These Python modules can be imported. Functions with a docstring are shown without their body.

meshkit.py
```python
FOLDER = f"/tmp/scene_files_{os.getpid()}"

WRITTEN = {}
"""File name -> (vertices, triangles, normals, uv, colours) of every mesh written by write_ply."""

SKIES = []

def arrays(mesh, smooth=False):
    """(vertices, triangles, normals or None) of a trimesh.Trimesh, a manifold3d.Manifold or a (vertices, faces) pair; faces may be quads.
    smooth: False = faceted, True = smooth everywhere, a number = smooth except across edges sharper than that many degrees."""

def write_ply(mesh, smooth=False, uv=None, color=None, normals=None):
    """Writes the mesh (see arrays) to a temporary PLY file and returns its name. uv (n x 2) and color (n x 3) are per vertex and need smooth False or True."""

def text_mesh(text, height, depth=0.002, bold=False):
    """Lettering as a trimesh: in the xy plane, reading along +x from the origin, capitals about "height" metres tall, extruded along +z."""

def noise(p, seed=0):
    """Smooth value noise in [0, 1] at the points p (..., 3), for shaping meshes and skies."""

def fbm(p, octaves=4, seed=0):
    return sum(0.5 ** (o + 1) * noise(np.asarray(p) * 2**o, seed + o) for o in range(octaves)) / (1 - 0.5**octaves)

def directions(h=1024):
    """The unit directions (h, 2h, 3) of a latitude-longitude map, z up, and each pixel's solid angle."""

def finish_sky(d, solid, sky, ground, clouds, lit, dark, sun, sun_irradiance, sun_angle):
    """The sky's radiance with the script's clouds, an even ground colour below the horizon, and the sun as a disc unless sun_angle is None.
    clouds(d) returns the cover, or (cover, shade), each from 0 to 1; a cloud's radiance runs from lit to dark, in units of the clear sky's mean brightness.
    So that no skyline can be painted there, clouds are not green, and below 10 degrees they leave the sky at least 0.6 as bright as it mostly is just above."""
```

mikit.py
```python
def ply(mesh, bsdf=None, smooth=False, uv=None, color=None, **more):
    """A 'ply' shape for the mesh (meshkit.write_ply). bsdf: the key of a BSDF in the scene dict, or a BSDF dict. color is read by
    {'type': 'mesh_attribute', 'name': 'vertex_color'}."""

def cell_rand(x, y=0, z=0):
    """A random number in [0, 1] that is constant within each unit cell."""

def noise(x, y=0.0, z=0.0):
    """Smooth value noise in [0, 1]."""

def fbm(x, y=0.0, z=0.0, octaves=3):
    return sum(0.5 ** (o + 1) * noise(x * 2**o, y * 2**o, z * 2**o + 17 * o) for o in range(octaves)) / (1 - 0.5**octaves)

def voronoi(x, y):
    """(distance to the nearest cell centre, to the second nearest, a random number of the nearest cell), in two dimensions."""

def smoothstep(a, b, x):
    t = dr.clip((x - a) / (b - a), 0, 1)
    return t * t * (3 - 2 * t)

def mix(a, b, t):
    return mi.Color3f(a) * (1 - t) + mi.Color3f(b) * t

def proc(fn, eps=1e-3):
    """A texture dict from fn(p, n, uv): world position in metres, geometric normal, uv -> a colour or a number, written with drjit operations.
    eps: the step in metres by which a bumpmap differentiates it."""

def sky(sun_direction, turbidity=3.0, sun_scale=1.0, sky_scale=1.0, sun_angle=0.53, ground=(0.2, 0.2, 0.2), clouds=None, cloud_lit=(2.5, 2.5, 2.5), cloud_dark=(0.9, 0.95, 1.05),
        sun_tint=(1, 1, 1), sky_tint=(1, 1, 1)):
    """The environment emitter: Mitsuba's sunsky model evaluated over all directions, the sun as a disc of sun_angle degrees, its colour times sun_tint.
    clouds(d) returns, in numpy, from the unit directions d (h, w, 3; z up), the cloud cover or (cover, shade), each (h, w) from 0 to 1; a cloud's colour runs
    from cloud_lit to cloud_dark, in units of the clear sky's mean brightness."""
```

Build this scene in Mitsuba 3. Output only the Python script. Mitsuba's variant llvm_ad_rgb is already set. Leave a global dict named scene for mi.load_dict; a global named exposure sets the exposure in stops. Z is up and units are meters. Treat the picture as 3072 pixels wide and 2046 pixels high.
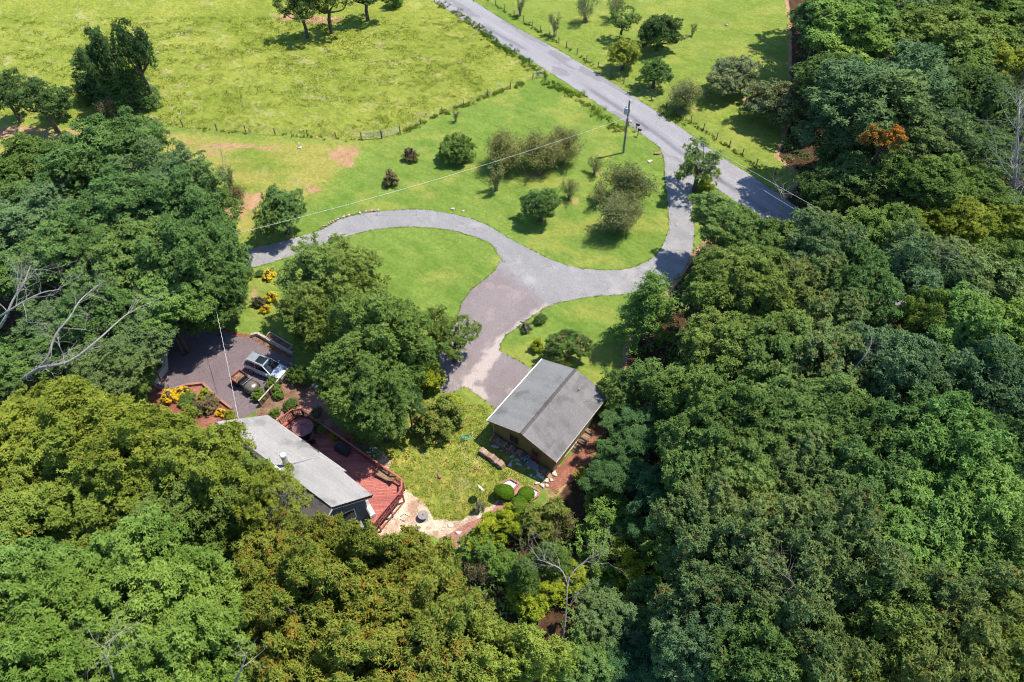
import math, random
import numpy as np, trimesh, shapely, shapely.geometry as sg
import drjit as dr, mitsuba as mi
import mikit, meshkit
from mikit import proc, noise, fbm, voronoi, cell_rand, smoothstep, mix

T = mi.ScalarTransform4f
scene, labels = {}, {}

# ------------------------------------------------------------------ camera, sky, exposure
PW, PH, FOC, TH, HC = 3072.0, 2046.0, 2120.0, math.radians(49.0), 58.0
scene['camera'] = {
    'type': 'perspective', 'fov': math.degrees(2 * math.atan(PW / 2 / FOC)), 'fov_axis': 'x',
    'near_clip': 1.0, 'far_clip': 6000.0,
    'to_world': T().look_at(origin=[0, 0, HC], target=[0, math.cos(TH), HC - math.sin(TH)], up=[0, 0, 1])}
SUN_AZ, SUN_EL = math.radians(22.5), math.radians(63.0)
SUN = (math.cos(SUN_EL) * math.cos(SUN_AZ), math.cos(SUN_EL) * math.sin(SUN_AZ), math.sin(SUN_EL))
scene['sky'] = mikit.sky(SUN, turbidity=3, sun_tint=(0.91, 1.0, 1.13), sky_scale=1.15, sky_tint=(0.95, 1.0, 1.08))
exposure = 2.5

# ------------------------------------------------------------------ places
def sstep(a, b, x):
    t = np.clip((np.asarray(x, float) - a) / (b - a), 0, 1)
    return t * t * (3 - 2 * t)

def hgt(x, y):
    """the land: level, falling away below the deck"""
    return -1.3 * sstep(36.5, 30.0, y) * (1 - sstep(-7.0, 0.5, x))

def gp(px, py, z=None):
    """ground point (or point at height z) seen at a point of the photograph, used to survey the site"""
    x, y = (px - PW / 2) / FOC, -(py - PH / 2) / FOC
    d = np.array([x, math.cos(TH) + y * math.sin(TH), -math.sin(TH) + y * math.cos(TH)])
    zz = 0.0 if z is None else z
    for _ in range(1 if z is not None else 12):
        p = d * (zz - HC) / d[2] + [0, 0, HC]
        if z is None:
            zz = float(hgt(p[0], p[1]))
            p[2] = zz
    return p

def gps(pts, z=None):
    return np.array([gp(a, b, z) for a, b in pts])

# ------------------------------------------------------------------ names, labels, shapes
used = {}

def numbered(name):
    n = used.get(name, 0)
    used[name] = n + 1
    return name if n == 0 else f'{name}_{n:03d}'

def thing(name, label, cat, group=None, kind=None):
    key = numbered(name)
    labels[key] = {'label': label, 'category': cat}
    if group:
        labels[key]['group'] = group
    if kind:
        labels[key]['kind'] = kind
    return key

def put(root, mesh, bsdf, smooth=False, uv=None):
    scene[root] = mikit.ply(mesh, bsdf, smooth=smooth, uv=uv)
    return root

def part(root, name, mesh, bsdf, smooth=False, label=None, kind=None, uv=None):
    key = numbered(f'{root}__{name}')
    scene[key] = mikit.ply(mesh, bsdf, smooth=smooth, uv=uv)
    if label or kind:
        labels[key] = {}
        if label:
            labels[key]['label'] = label
        if kind:
            labels[key]['kind'] = kind
    return key

def struct(name, mesh, bsdf, smooth=False, uv=None, label=None):
    key = numbered(name)
    scene[key] = mikit.ply(mesh, bsdf, smooth=smooth, uv=uv)
    labels[key] = {'kind': 'structure'}
    if label:
        labels[key]['label'] = label
    return key

cat = trimesh.util.concatenate

def rotz(a):
    m = np.eye(4); c, s = math.cos(a), math.sin(a)
    m[0, 0], m[0, 1], m[1, 0], m[1, 1] = c, -s, s, c
    return m

def xf(mesh, at=(0, 0, 0), yaw=0.0):
    m = mesh.copy(); M = rotz(yaw); M[:3, 3] = at; m.apply_transform(M)
    return m

def box(c, s, yaw=0.0):
    return xf(trimesh.creation.box(s), c, yaw)

def cbox(c, s, yaw=0.0, b=0.02):
    """box with chamfered edges"""
    s = np.asarray(s, float) / 2
    p = []
    for sx in (-1, 1):
        for sy in (-1, 1):
            for sz in (-1, 1):
                q = np.array([sx, sy, sz]) * s
                for k in range(3):
                    r = q.copy()
                    for j in range(3):
                        if j != k:
                            r[j] -= np.sign(r[j]) * b
                    p.append(r)
    return xf(trimesh.convex.convex_hull(np.array(p)), c, yaw)

def hull(pts):
    return trimesh.convex.convex_hull(np.array(pts, float))

def tube(pts, radii, sides=6, cap=True):
    p = np.asarray(pts, float); n = len(p)
    r = np.broadcast_to(np.asarray(radii, float), (n,))
    t = np.gradient(p, axis=0); t /= np.linalg.norm(t, axis=1, keepdims=True) + 1e-12
    a = np.cross(t, np.where(np.abs(t[:, 2:]) < 0.9, [0, 0, 1.0], [1.0, 0, 0]))
    a /= np.linalg.norm(a, axis=1, keepdims=True) + 1e-12
    b = np.cross(t, a); ang = np.arange(sides) * 2 * np.pi / sides
    v = p[:, None] + r[:, None, None] * (np.cos(ang)[None, :, None] * a[:, None] + np.sin(ang)[None, :, None] * b[:, None])
    i, j = np.meshgrid(np.arange(n - 1), np.arange(sides), indexing='ij')
    q = np.stack([i * sides + j, i * sides + (j + 1) % sides, (i + 1) * sides + (j + 1) % sides, (i + 1) * sides + j], -1).reshape(-1, 4)
    f = [q[:, [0, 1, 2]], q[:, [0, 2, 3]]]
    v = v.reshape(-1, 3)
    if cap:
        k = np.arange(1, sides - 1)
        f.append(np.stack([k * 0, k + 1, k], 1)); o = (n - 1) * sides
        f.append(np.stack([k * 0 + o, k + o, k + 1 + o], 1))
    return trimesh.Trimesh(v, np.vstack(f), process=False)

def rod(a, b, r, sides=6):
    return tube([a, b], [r, r], sides)

def beam(a, b, w, h, up=(0, 0, 1)):
    """rectangular bar from a to b, w wide, h high"""
    a, b = np.asarray(a, float), np.asarray(b, float)
    d = b - a; L = np.linalg.norm(d); d /= L
    s = np.cross(d, up); s /= np.linalg.norm(s); u = np.cross(s, d)
    m = np.eye(4); m[:3, 0], m[:3, 1], m[:3, 2], m[:3, 3] = d, s, u, (a + b) / 2
    k = trimesh.creation.box([L, w, h]); k.apply_transform(m)
    return k

def lathe(profile, n=24, at=(0, 0, 0)):
    m = trimesh.creation.revolve(np.array(profile, float), sections=n); m.apply_translation(at)
    return m

def spline(pts, n=8, closed=False):
    """Catmull-Rom through the points"""
    p = np.asarray(pts, float)
    q = np.vstack([p[-1:], p, p[:2]]) if closed else np.vstack([2 * p[0] - p[1], p, 2 * p[-1] - p[-2]])
    out = []
    for k in range(1, len(q) - 2):
        for t in np.arange(n) / n:
            a, b, c, d = q[k - 1:k + 3]
            out.append(0.5 * ((2 * b) + (c - a) * t + (2 * a - 5 * b + 4 * c - d) * t * t + (3 * b - a - 3 * c + d) * t ** 3))
    if not closed:
        out.append(p[-1])
    return np.array(out)

def ragged(poly, amp=0.1, step=0.35, seed=0):
    """densified outline with small irregularities"""
    ring = shapely.segmentize(sg.Polygon(poly), step).exterior
    p = np.array(ring.coords)[:-1]
    nxt, prv = np.roll(p, -1, 0), np.roll(p, 1, 0)
    t = nxt - prv; t /= np.linalg.norm(t, axis=1, keepdims=True) + 1e-9
    nrm = np.stack([t[:, 1], -t[:, 0]], 1)
    k = meshkit.fbm(np.c_[p * 1.1, np.zeros(len(p))], 3, seed) - 0.5
    return sg.Polygon(p + nrm * (k * 2 * amp)[:, None]).buffer(0)

def sheet(poly, off, step=2.0):
    """flat piece of land surface lying off above the ground"""
    if not isinstance(poly, sg.Polygon):
        poly = sg.Polygon(poly)
    v, f = trimesh.creation.triangulate_polygon(poly, engine='earcut')
    v3 = np.c_[v, np.zeros(len(v))]
    zs = hgt(v[:, 0], v[:, 1])
    if np.ptp(zs) > 0.01:
        v3, f = trimesh.remesh.subdivide_to_size(v3, f, step, max_iter=12)
    v3[:, 2] = hgt(v3[:, 0], v3[:, 1]) + off
    n = np.cross(v3[f[:, 1]] - v3[f[:, 0]], v3[f[:, 2]] - v3[f[:, 0]])[:, 2]
    f = np.where(n[:, None] < 0, f[:, ::-1], f)
    return trimesh.Trimesh(v3, f, process=False)

def prism(poly, z0, z1):
    if not isinstance(poly, sg.Polygon):
        poly = sg.Polygon(poly)
    m = trimesh.creation.extrude_polygon(poly, z1 - z0, engine='earcut'); m.apply_translation([0, 0, z0])
    return m

# ------------------------------------------------------------------ materials
DIM = 0.74
def mat(name, color, rough=0.8, metal=0.0, **kw):
    if not isinstance(color, dict):
        color = [c * DIM for c in color]
    d = {'type': 'principled', 'roughness': rough, 'metallic': metal, 'specular': kw.pop('spec', 0.3),
         'base_color': color if isinstance(color, dict) else {'type': 'rgb', 'value': list(color)}, **kw}
    scene[name] = {'type': 'twosided', 'bsdf': d}
    return name

def tone(fn):
    return proc(lambda p, n, uv: fn(p, n, uv) * DIM)

def var(c, amt=0.3, s=1.0, s2=None):
    """a colour that varies by noise over metres"""
    c = np.array(c)
    lo, hi = (c * (1 - amt)).tolist(), (c * (1 + amt)).tolist()
    s2 = s2 or s
    return tone(lambda p, n, uv: mix(lo, hi, fbm(p.x * s, p.y * s, p.z * s2)))

def ground_color(p, n, uv):
    dry, soil = uv.x, uv.y
    big = fbm(p.x * 0.11, p.y * 0.11, 3.0)
    mid = fbm(p.x * 0.55, p.y * 0.55, 9.0)
    ax, ay = p.x * 0.8 - p.y * 0.6, p.x * 0.6 + p.y * 0.8
    fine = fbm(ax * 3.1, ay * 4.6, 1.0)
    tiny = noise(p.x * 11.0, p.y * 11.0, 5.0)
    lawn = mix([0.118, 0.205, 0.032], [0.225, 0.300, 0.062], 0.35 * big + 0.4 * mid + 0.25 * fine)
    stripe = fbm(ax * 0.25, ay * 1.6, 2.0)
    lawn = lawn * (0.86 + 0.28 * stripe)
    lawn = mix(lawn, [0.33, 0.33, 0.075], smoothstep(0.52, 0.72, fbm(p.x * 0.23, p.y * 0.33, 15.0)) * 0.5)
    lawn = mix(lawn, [0.100, 0.200, 0.026], smoothstep(0.55, 0.72, fbm(ax * 0.35, ay * 0.7, 25.0)) * 0.4)
    field = mix([0.195, 0.245, 0.034], [0.305, 0.325, 0.062], smoothstep(0.25, 0.75, 0.5 * big + 0.3 * mid + 0.2 * fine))
    clump = smoothstep(0.50, 0.68, fbm(ax * 1.3, ay * 2.6, 8.0))
    field = mix(field, [0.095, 0.160, 0.030], 0.32 * clump)
    straw = smoothstep(0.60, 0.76, fbm(ax * 0.42, ay * 0.75, 4.0) * 0.75 + fbm(ax * 2.2, ay * 3.4, 6.0) * 0.25)
    field = mix(field, [0.470, 0.400, 0.220], 0.38 * straw)
    g = mix(lawn, field, smoothstep(0.0, 1.0, dry + (mid - 0.5) * 0.25 * dry))
    thin = dr.exp(-dr.square((dry - 0.58) / 0.10)) * smoothstep(0.25, 0.65, fbm(p.x * 0.16, p.y * 0.4, 41.0))
    g = mix(g, [0.42, 0.33, 0.10], thin * 0.5)
    weedy = dr.exp(-dr.square((dry - 0.75) / 0.05)) * smoothstep(0.5, 0.75, fbm(p.x * 1.7, p.y * 1.7, 51.0))
    g = mix(g, [0.50, 0.40, 0.10], weedy * 0.5)
    g = g * (0.72 + 0.40 * fine + 0.16 * tiny)
    clay = mix([0.33, 0.165, 0.095], [0.56, 0.34, 0.21], fbm(p.x * 1.3, p.y * 1.3, 2.0))
    clay = clay * (0.8 + 0.4 * tiny)
    litter = mix([0.045, 0.028, 0.016], [0.120, 0.070, 0.040], fbm(p.x * 2.2, p.y * 2.2, 7.0)) * (0.7 + 0.6 * tiny)
    edge = (fbm(p.x * 1.7, p.y * 1.7, 11.0) - 0.5) * 0.7
    g = mix(g, clay, smoothstep(0.30, 0.75, soil + edge) * 0.9)
    return mix(g, litter, smoothstep(1.25, 1.6, soil + edge * 0.4))

mat('ground_mat', tone(ground_color), 0.95, spec=0.05)

def asphalt(name, c0, c1, light, seed, wear=0.5):
    def f(p, n, uv):
        big = fbm(p.x * 0.35, p.y * 0.35, seed)
        str_ = fbm(p.x * 0.9 + p.y * 0.7, p.x * 0.25 - p.y * 0.3, seed + 4.0)
        tiny = noise(p.x * 13.0, p.y * 13.0, seed)
        c = mix(c0, c1, 0.55 * big + 0.45 * str_)
        c = mix(c, light, smoothstep(0.55, 0.85, fbm(p.x * 0.5, p.y * 0.5, seed + 9.0)) * wear)
        e = voronoi(p.x * 0.33 + 0.9 * fbm(p.x * 0.8, p.y * 0.8, 3.0), p.y * 0.33 + 0.9 * fbm(p.x * 0.8, p.y * 0.8, 13.0))
        crack = 1 - smoothstep(0.0, 0.035, e[1] - e[0])
        c = mix(c, mi.Color3f(c) * 0.55, crack * smoothstep(0.4, 0.6, big) * 0.8)
        return c * (0.85 + 0.3 * tiny)
    mat(name, tone(f), 0.9, spec=0.15)

def road_color(p, n, uv):
    # uv.x runs across the road, 0 to 1: darker wheel tracks, pale seam and edges
    big = fbm(uv.y * 0.10, uv.x * 4.0, 1.0)
    lng = fbm(uv.y * 0.05, uv.x * 9.0, 5.0)
    tiny = noise(p.x * 12.0, p.y * 12.0, 4.0)
    c = mix([0.265, 0.258, 0.268], [0.385, 0.374, 0.385], 0.5 * big + 0.5 * lng)
    dark = smoothstep(0.14, 0.0, dr.abs(uv.x - 0.70)) * smoothstep(0.40, 0.60, fbm(uv.y * 0.07, 3.0, 8.0))
    c = mix(c, [0.165, 0.165, 0.185], dark * 0.75)
    seam = smoothstep(0.012, 0.0, dr.abs(uv.x - 0.47 + 0.01 * (noise(uv.y * 0.6) - 0.5)))
    c = mix(c, [0.42, 0.41, 0.42], seam * 0.7)
    patch = smoothstep(0.62, 0.66, fbm(uv.y * 0.12, uv.x * 2.0, 21.0))
    c = mix(c, mi.Color3f(c) * 0.72, patch * 0.8)
    return c * (0.86 + 0.28 * tiny)

mat('road_mat', tone(road_color), 0.9, spec=0.15)
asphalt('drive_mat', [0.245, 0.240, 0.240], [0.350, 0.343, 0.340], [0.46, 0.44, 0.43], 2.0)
SEAM = [gp(1500, 782, 0)[:2], gp(1690, 909, 0)[:2]]
STREAK = [gp(*q, 0)[:2] for q in ((1640, 925), (1560, 985), (1500, 1040), (1462, 1075), (1440, 1110), (1400, 1160), (1450, 1190))]
def apron_color(p, n, uv):
    big = fbm(p.x * 0.35, p.y * 0.35, 7.0)
    c = mix([0.212, 0.178, 0.178], [0.292, 0.250, 0.250], 0.6 * big + 0.4 * fbm(p.x * 1.1, p.y * 0.5, 3.0))
    dmin = mi.Float(99.0)
    for a, b in zip(STREAK[:-1], STREAK[1:]):
        d = (b - a) / np.linalg.norm(b - a); L = float(np.linalg.norm(b - a))
        t = dr.clip((p.x - float(a[0])) * float(d[0]) + (p.y - float(a[1])) * float(d[1]), 0.0, L)
        q = dr.sqrt(dr.square(p.x - float(a[0]) - t * float(d[0])) + dr.square(p.y - float(a[1]) - t * float(d[1])))
        dmin = dr.minimum(dmin, q)
    w = fbm(p.x * 1.3, p.y * 1.3, 5.0)
    c = mix(c, [0.52, 0.44, 0.40], smoothstep(1.15, 0.25, dmin + (w - 0.5) * 1.3) * 0.85)
    e = voronoi(p.x * 0.26 + 0.5 * fbm(p.x * 0.8, p.y * 0.8, 3.0), p.y * 0.26 + 0.5 * fbm(p.x * 0.8, p.y * 0.8, 13.0))
    c = mix(c, [0.40, 0.34, 0.35], (1 - smoothstep(0.0, 0.03, e[1] - e[0])) * 0.35)
    c = mix(c, [0.36, 0.30, 0.28], smoothstep(0.60, 0.8, fbm(p.x * 0.8, p.y * 0.8, 31.0)) * 0.5)
    sa, sb = SEAM
    sd = (sb - sa) / np.linalg.norm(sb - sa)
    dist = (p.x - float(sa[0])) * float(-sd[1]) + (p.y - float(sa[1])) * float(sd[0])
    blend = smoothstep(-2.6, 0.3, dist + (w - 0.5) * 2.4)
    c = mix(c, [0.300, 0.290, 0.292], blend * 0.9)
    return c * (0.85 + 0.3 * noise(p.x * 13.0, p.y * 13.0, 3.0))
mat('apron_mat', tone(apron_color), 0.9, spec=0.15)
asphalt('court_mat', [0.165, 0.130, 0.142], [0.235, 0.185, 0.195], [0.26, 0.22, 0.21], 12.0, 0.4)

def path_color(p, n, uv):
    k = fbm(p.x * 1.1, p.y * 1.1, 3.0)
    c = mix([0.46, 0.31, 0.21], [0.74, 0.61, 0.46], smoothstep(0.2, 0.8, k))
    c = mix(c, [0.40, 0.20, 0.14], smoothstep(0.55, 0.75, fbm(p.x * 2.3, p.y * 2.3, 12.0)) * 0.6)
    return c * (0.75 + 0.5 * noise(p.x * 13, p.y * 13, 1.0))

mat('path_mat', tone(path_color), 0.95, spec=0.05)
mat('mulch_mat', tone(lambda p, n, uv: mix([0.20, 0.075, 0.050], [0.40, 0.185, 0.125], fbm(p.x * 1.6, p.y * 1.6, 2.0)) * (0.65 + 0.7 * noise(p.x * 12, p.y * 12, 1.0))), 0.95, spec=0.05)
mat('bark_mulch_mat', tone(lambda p, n, uv: mix([0.16, 0.085, 0.055], [0.33, 0.205, 0.145], fbm(p.x * 1.6, p.y * 1.6, 2.0)) * (0.65 + 0.7 * noise(p.x * 12, p.y * 12, 1.0))), 0.95, spec=0.05)

def brick_color(p, n, uv):
    k = cell_rand(dr.floor(p.x * 5.0), dr.floor(p.y * 10.0))
    return mix([0.36, 0.155, 0.125], [0.52, 0.27, 0.215], 0.5 * k + 0.5 * fbm(p.x * 1.5, p.y * 1.5)) * (0.8 + 0.4 * noise(p.x * 12, p.y * 12))

mat('brick_mat', tone(brick_color), 0.9, spec=0.1)

# ------------------------------------------------------------------ the land
PASTURE_PX = [(-900, -60), (1290, -60), (1305, 2), (1375, 41), (1439, 87), (1489, 130), (1544, 163), (1589, 191), (1632, 228),
              (1598, 239), (1531, 267), (1462, 289), (1391, 319), (1326, 343), (1262, 374), (1201, 400), (1146, 417), (1084, 419),
              (1009, 417), (923, 411), (826, 406), (738, 398), (651, 393), (549, 381), (450, 372), (300, 360), (-900, 340)]
PASTURE = sg.Polygon(gps(PASTURE_PX, 0)[:, :2])
DRYMOWN = sg.Polygon(gps([(-900, 340), (300, 360), (549, 381), (826, 406), (1009, 417), (1120, 422), (1090, 470), (1000, 560), (900, 640), (760, 720), (600, 800), (-900, 800)], 0)[:, :2])
EASTFIELD = sg.Polygon(gps([(1430, -60), (1537, 78), (1703, 168), (1820, 240), (1946, 320), (2048, 390), (2157, 468), (2274, 543), (2500, 600), (2500, -60)], 0)[:, :2])
YARD = sg.Polygon(gps([(1230, 1180), (1460, 1220), (1480, 1300), (1600, 1460), (1500, 1530), (1380, 1600), (1180, 1560), (1060, 1350), (1150, 1260)], 0)[:, :2])
WOODS = [sg.Polygon(gps(q, 0)[:, :2]) for q in (
    [(2350, -60), (2370, 60), (2370, 350), (2330, 470), (2410, 530), (2330, 620), (2190, 640), (2085, 760), (1990, 900), (1880, 1040), (1860, 1180), (1790, 1330), (1700, 1440),
     (1640, 1520), (1540, 1600), (1400, 1660), (1300, 1700), (1150, 1600), (1040, 1560), (900, 1620), (700, 1500), (560, 1240), (460, 1160), (400, 1060), (480, 960), (700, 940), (715, 800), (640, 740), (560, 600),
     (400, 470), (120, 480), (60, 560), (-60, 600), (-1200, 700), (-1200, 2300), (4300, 2300), (4300, -60)],)]
CLAY = [((1030, 462), 2.6, 1.5, .95), ((1045, 490), 1.5, .9, .8), ((690, 438), 5.5, .55, .85), ((800, 445), 2.0, .6, .7), ((560, 432), 3, .5, .6), ((935, 565), 1.6, 1.0, .8),
        ((20, 395), 7, 1.1, .95), ((180, 405), 4, 1.0, .8), ((300, 440), 4, 1.0, .6), ((760, 605), 2.8, 1.8, .75), ((700, 640), 2.5, 1.8, .7), ((640, 460), 2.5, .6, .55),
        ((400, 320), 3.2, 1.1, .9), ((440, 295), 2.0, .8, .8), ((865, 50), 2.6, 1.0, .95), ((950, 60), 3.6, 1.2, .95), ((1000, 58), 2.4, 1.0, .8), ((1600, 940), 1.6, .25, .8),
        ((1660, 85), 1.0, .6, .6), ((1612, 525), 1.0, .6, .75), ((1570, 525), 1.2, .5, .5), ((1745, 215), 1.2, .7, .6), ((1960, 258), 1.2, .7, .7), ((1860, 195), 1.2, .7, .7), ((2060, 112), 1.0, .5, .8), ((2235, 300), 1.5, .7, .8), ((2075, 335), 1.0, .5, .7),
        ((1725, 605), .7, .5, .8), ((1795, 520), 1.0, .7, .6), ((2100, 160), .5, .3, .5), ((1618, 518), .8, .5, .7), ((1780, 520), .9, .6, .5),
        ((1310, 1300), 1.2, .9, .6), ((1260, 1270), 1.6, 1.2, .6), ((1390, 1245), .8, .7, .5), ((1420, 1410), .9, .5, .5), ((1530, 1430), 1.0, .4, .5), ((1660, 1440), 1.6, 1.0, .8), ((1610, 1460), 1.2, .6, .6),
        ((765, 880), .9, 1.4, .6), ((740, 915), .9, .9, .5), ((30, 545), 3, 1.6, .9)]

def build_ground():
    xs = np.r_[-2500, -1200, -600, -300, -180, np.arange(-130, 130.1, 0.6), 180, 300, 600, 1200, 2500]
    ys = np.r_[-1500, -600, -200, -60, -20, np.arange(8, 160.1, 0.6), 180, 230, 320, 500, 900, 1800, 3500]
    X, Y = np.meshgrid(xs, ys, indexing='ij')
    pts = shapely.points(X.ravel(), Y.ravel())
    def soft(poly, w):
        d = np.where(shapely.contains(poly, pts), 1, -1) * shapely.distance(poly.boundary, pts)
        return sstep(-w, w, d)
    shapely.prepare(PASTURE)
    dry = np.zeros(X.size)
    dry = np.maximum(dry, 0.58 * soft(DRYMOWN, 3.0))
    dry = np.maximum(dry, 0.42 * soft(EASTFIELD, 0.6))
    dry = np.maximum(dry, 0.75 * soft(YARD, 1.2))
    dry = np.maximum(dry, soft(PASTURE, 0.5))
    soil = np.zeros(X.size)
    for (px, py), a, b, k in CLAY:
        c = gp(px, py)
        q = ((X.ravel() - c[0]) / a) ** 2 + ((Y.ravel() - c[1]) / (b * 1.6)) ** 2
        soil = np.maximum(soil, k * np.exp(-q))
    for w in WOODS:
        soil = np.maximum(soil, 2.0 * soft(w, 0.9))
    Z = hgt(X, Y)
    nx, ny = len(xs), len(ys)
    i, j = np.meshgrid(np.arange(nx - 1), np.arange(ny - 1), indexing='ij')
    a = (i * ny + j).ravel()
    f = np.vstack([np.stack([a, a + ny, a + ny + 1], 1), np.stack([a, a + ny + 1, a + 1], 1)])
    m = trimesh.Trimesh(np.c_[X.ravel(), Y.ravel(), Z.ravel()], f, process=False)
    struct('ground', m, 'ground_mat', smooth=True, uv=np.c_[dry, soil])

build_ground()

# the public road: its right edge was surveyed, it is 5.6 m wide
edge = gps([(1180, -140), (1300, -70), (1415, 0), (1537, 76), (1620, 120), (1702, 166), (1820, 238), (1946, 318), (2048, 387), (2157, 465), (2274, 541), (2420, 640), (2560, 735), (2800, 900)], 0)[:, :2]
edge = spline(edge, 10)
ROADW = 5.9
def strip(line, w0, w1, off, nx=8, seed=1, amp=0.10):
    t = np.gradient(line, axis=0); t /= np.linalg.norm(t, axis=1, keepdims=True)
    nr = np.stack([-t[:, 1], t[:, 0]], 1)
    s = np.r_[0, np.cumsum(np.linalg.norm(np.diff(line, axis=0), axis=1))]
    us = np.linspace(0, 1, nx + 1)
    j0 = (meshkit.fbm(np.c_[s * 0.9, s * 0, s * 0], 3, seed) - 0.5) * 2 * amp
    j1 = (meshkit.fbm(np.c_[s * 0.9, s * 0 + 5, s * 0], 3, seed) - 0.5) * 2 * amp
    v, uv = [], []
    for k in range(len(line)):
        for u in us:
            w = (w0 + j0[k]) * (1 - u) + (w1 + j1[k]) * u
            q = line[k] + nr[k] * w
            v.append([q[0], q[1], float(hgt(q[0], q[1])) + off]); uv.append([u, s[k]])
    n = nx + 1
    i, j = np.meshgrid(np.arange(len(line) - 1), np.arange(nx), indexing='ij'); a = (i * n + j).ravel()
    f = np.vstack([np.stack([a, a + n, a + n + 1], 1), np.stack([a, a + n + 1, a + 1], 1)])
    m = trimesh.Trimesh(np.array(v), f, process=False)
    if m.face_normals[:, 2].mean() < 0:
        m.faces = m.faces[:, ::-1]
    return m, np.array(uv)
def fine(line, step=0.5):
    return np.array(shapely.segmentize(sg.LineString(line), step).coords)
edge = fine(edge)
rm, ruv = strip(edge, 0.0, -ROADW, 0.012)
if (gp(1581, 174, 0)[:2] - rm.vertices[:, :2].mean(0)) @ np.array([1, 0]) > 1e9:
    pass
struct('road', rm, 'road_mat', uv=ruv, label='grey paved country road crossing the top of the picture')
ROAD_POLY = sg.Polygon(np.vstack([rm.vertices[::9, :2], rm.vertices[8::9, :2][::-1]])).buffer(0)

DRIVE_OUT = [(600, 805), (660, 775), (726, 754), (790, 737), (863, 719), (959, 691), (1024, 657), (1080, 643), (1133, 635), (1241, 628), (1328, 637), (1415, 657), (1472, 682), (1515, 708), (1589, 747), (1655, 780), (1720, 800),
             (1785, 809), (1850, 810), (1894, 804), (1937, 786), (1972, 760), (1994, 725), (2005, 695), (2009, 682), (2002, 600), (1996, 530), (1992, 478), (1982, 450), (1968, 428)]
DRIVE_IN = [(2180, 560), (2120, 545), (2085, 552), (2075, 578), (2078, 630), (2081, 682), (2079, 747), (2060, 795), (2030, 835), (1960, 864), (1868, 882), (1764, 891), (1690, 905), (1640, 905), (1580, 860), (1500, 770), (1476, 734), (1442, 717), (1372, 695),
            (1300, 684), (1240, 680), (1170, 683), (1109, 691), (1040, 710), (960, 738), (890, 762), (835, 781), (731, 812), (640, 850)]
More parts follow.
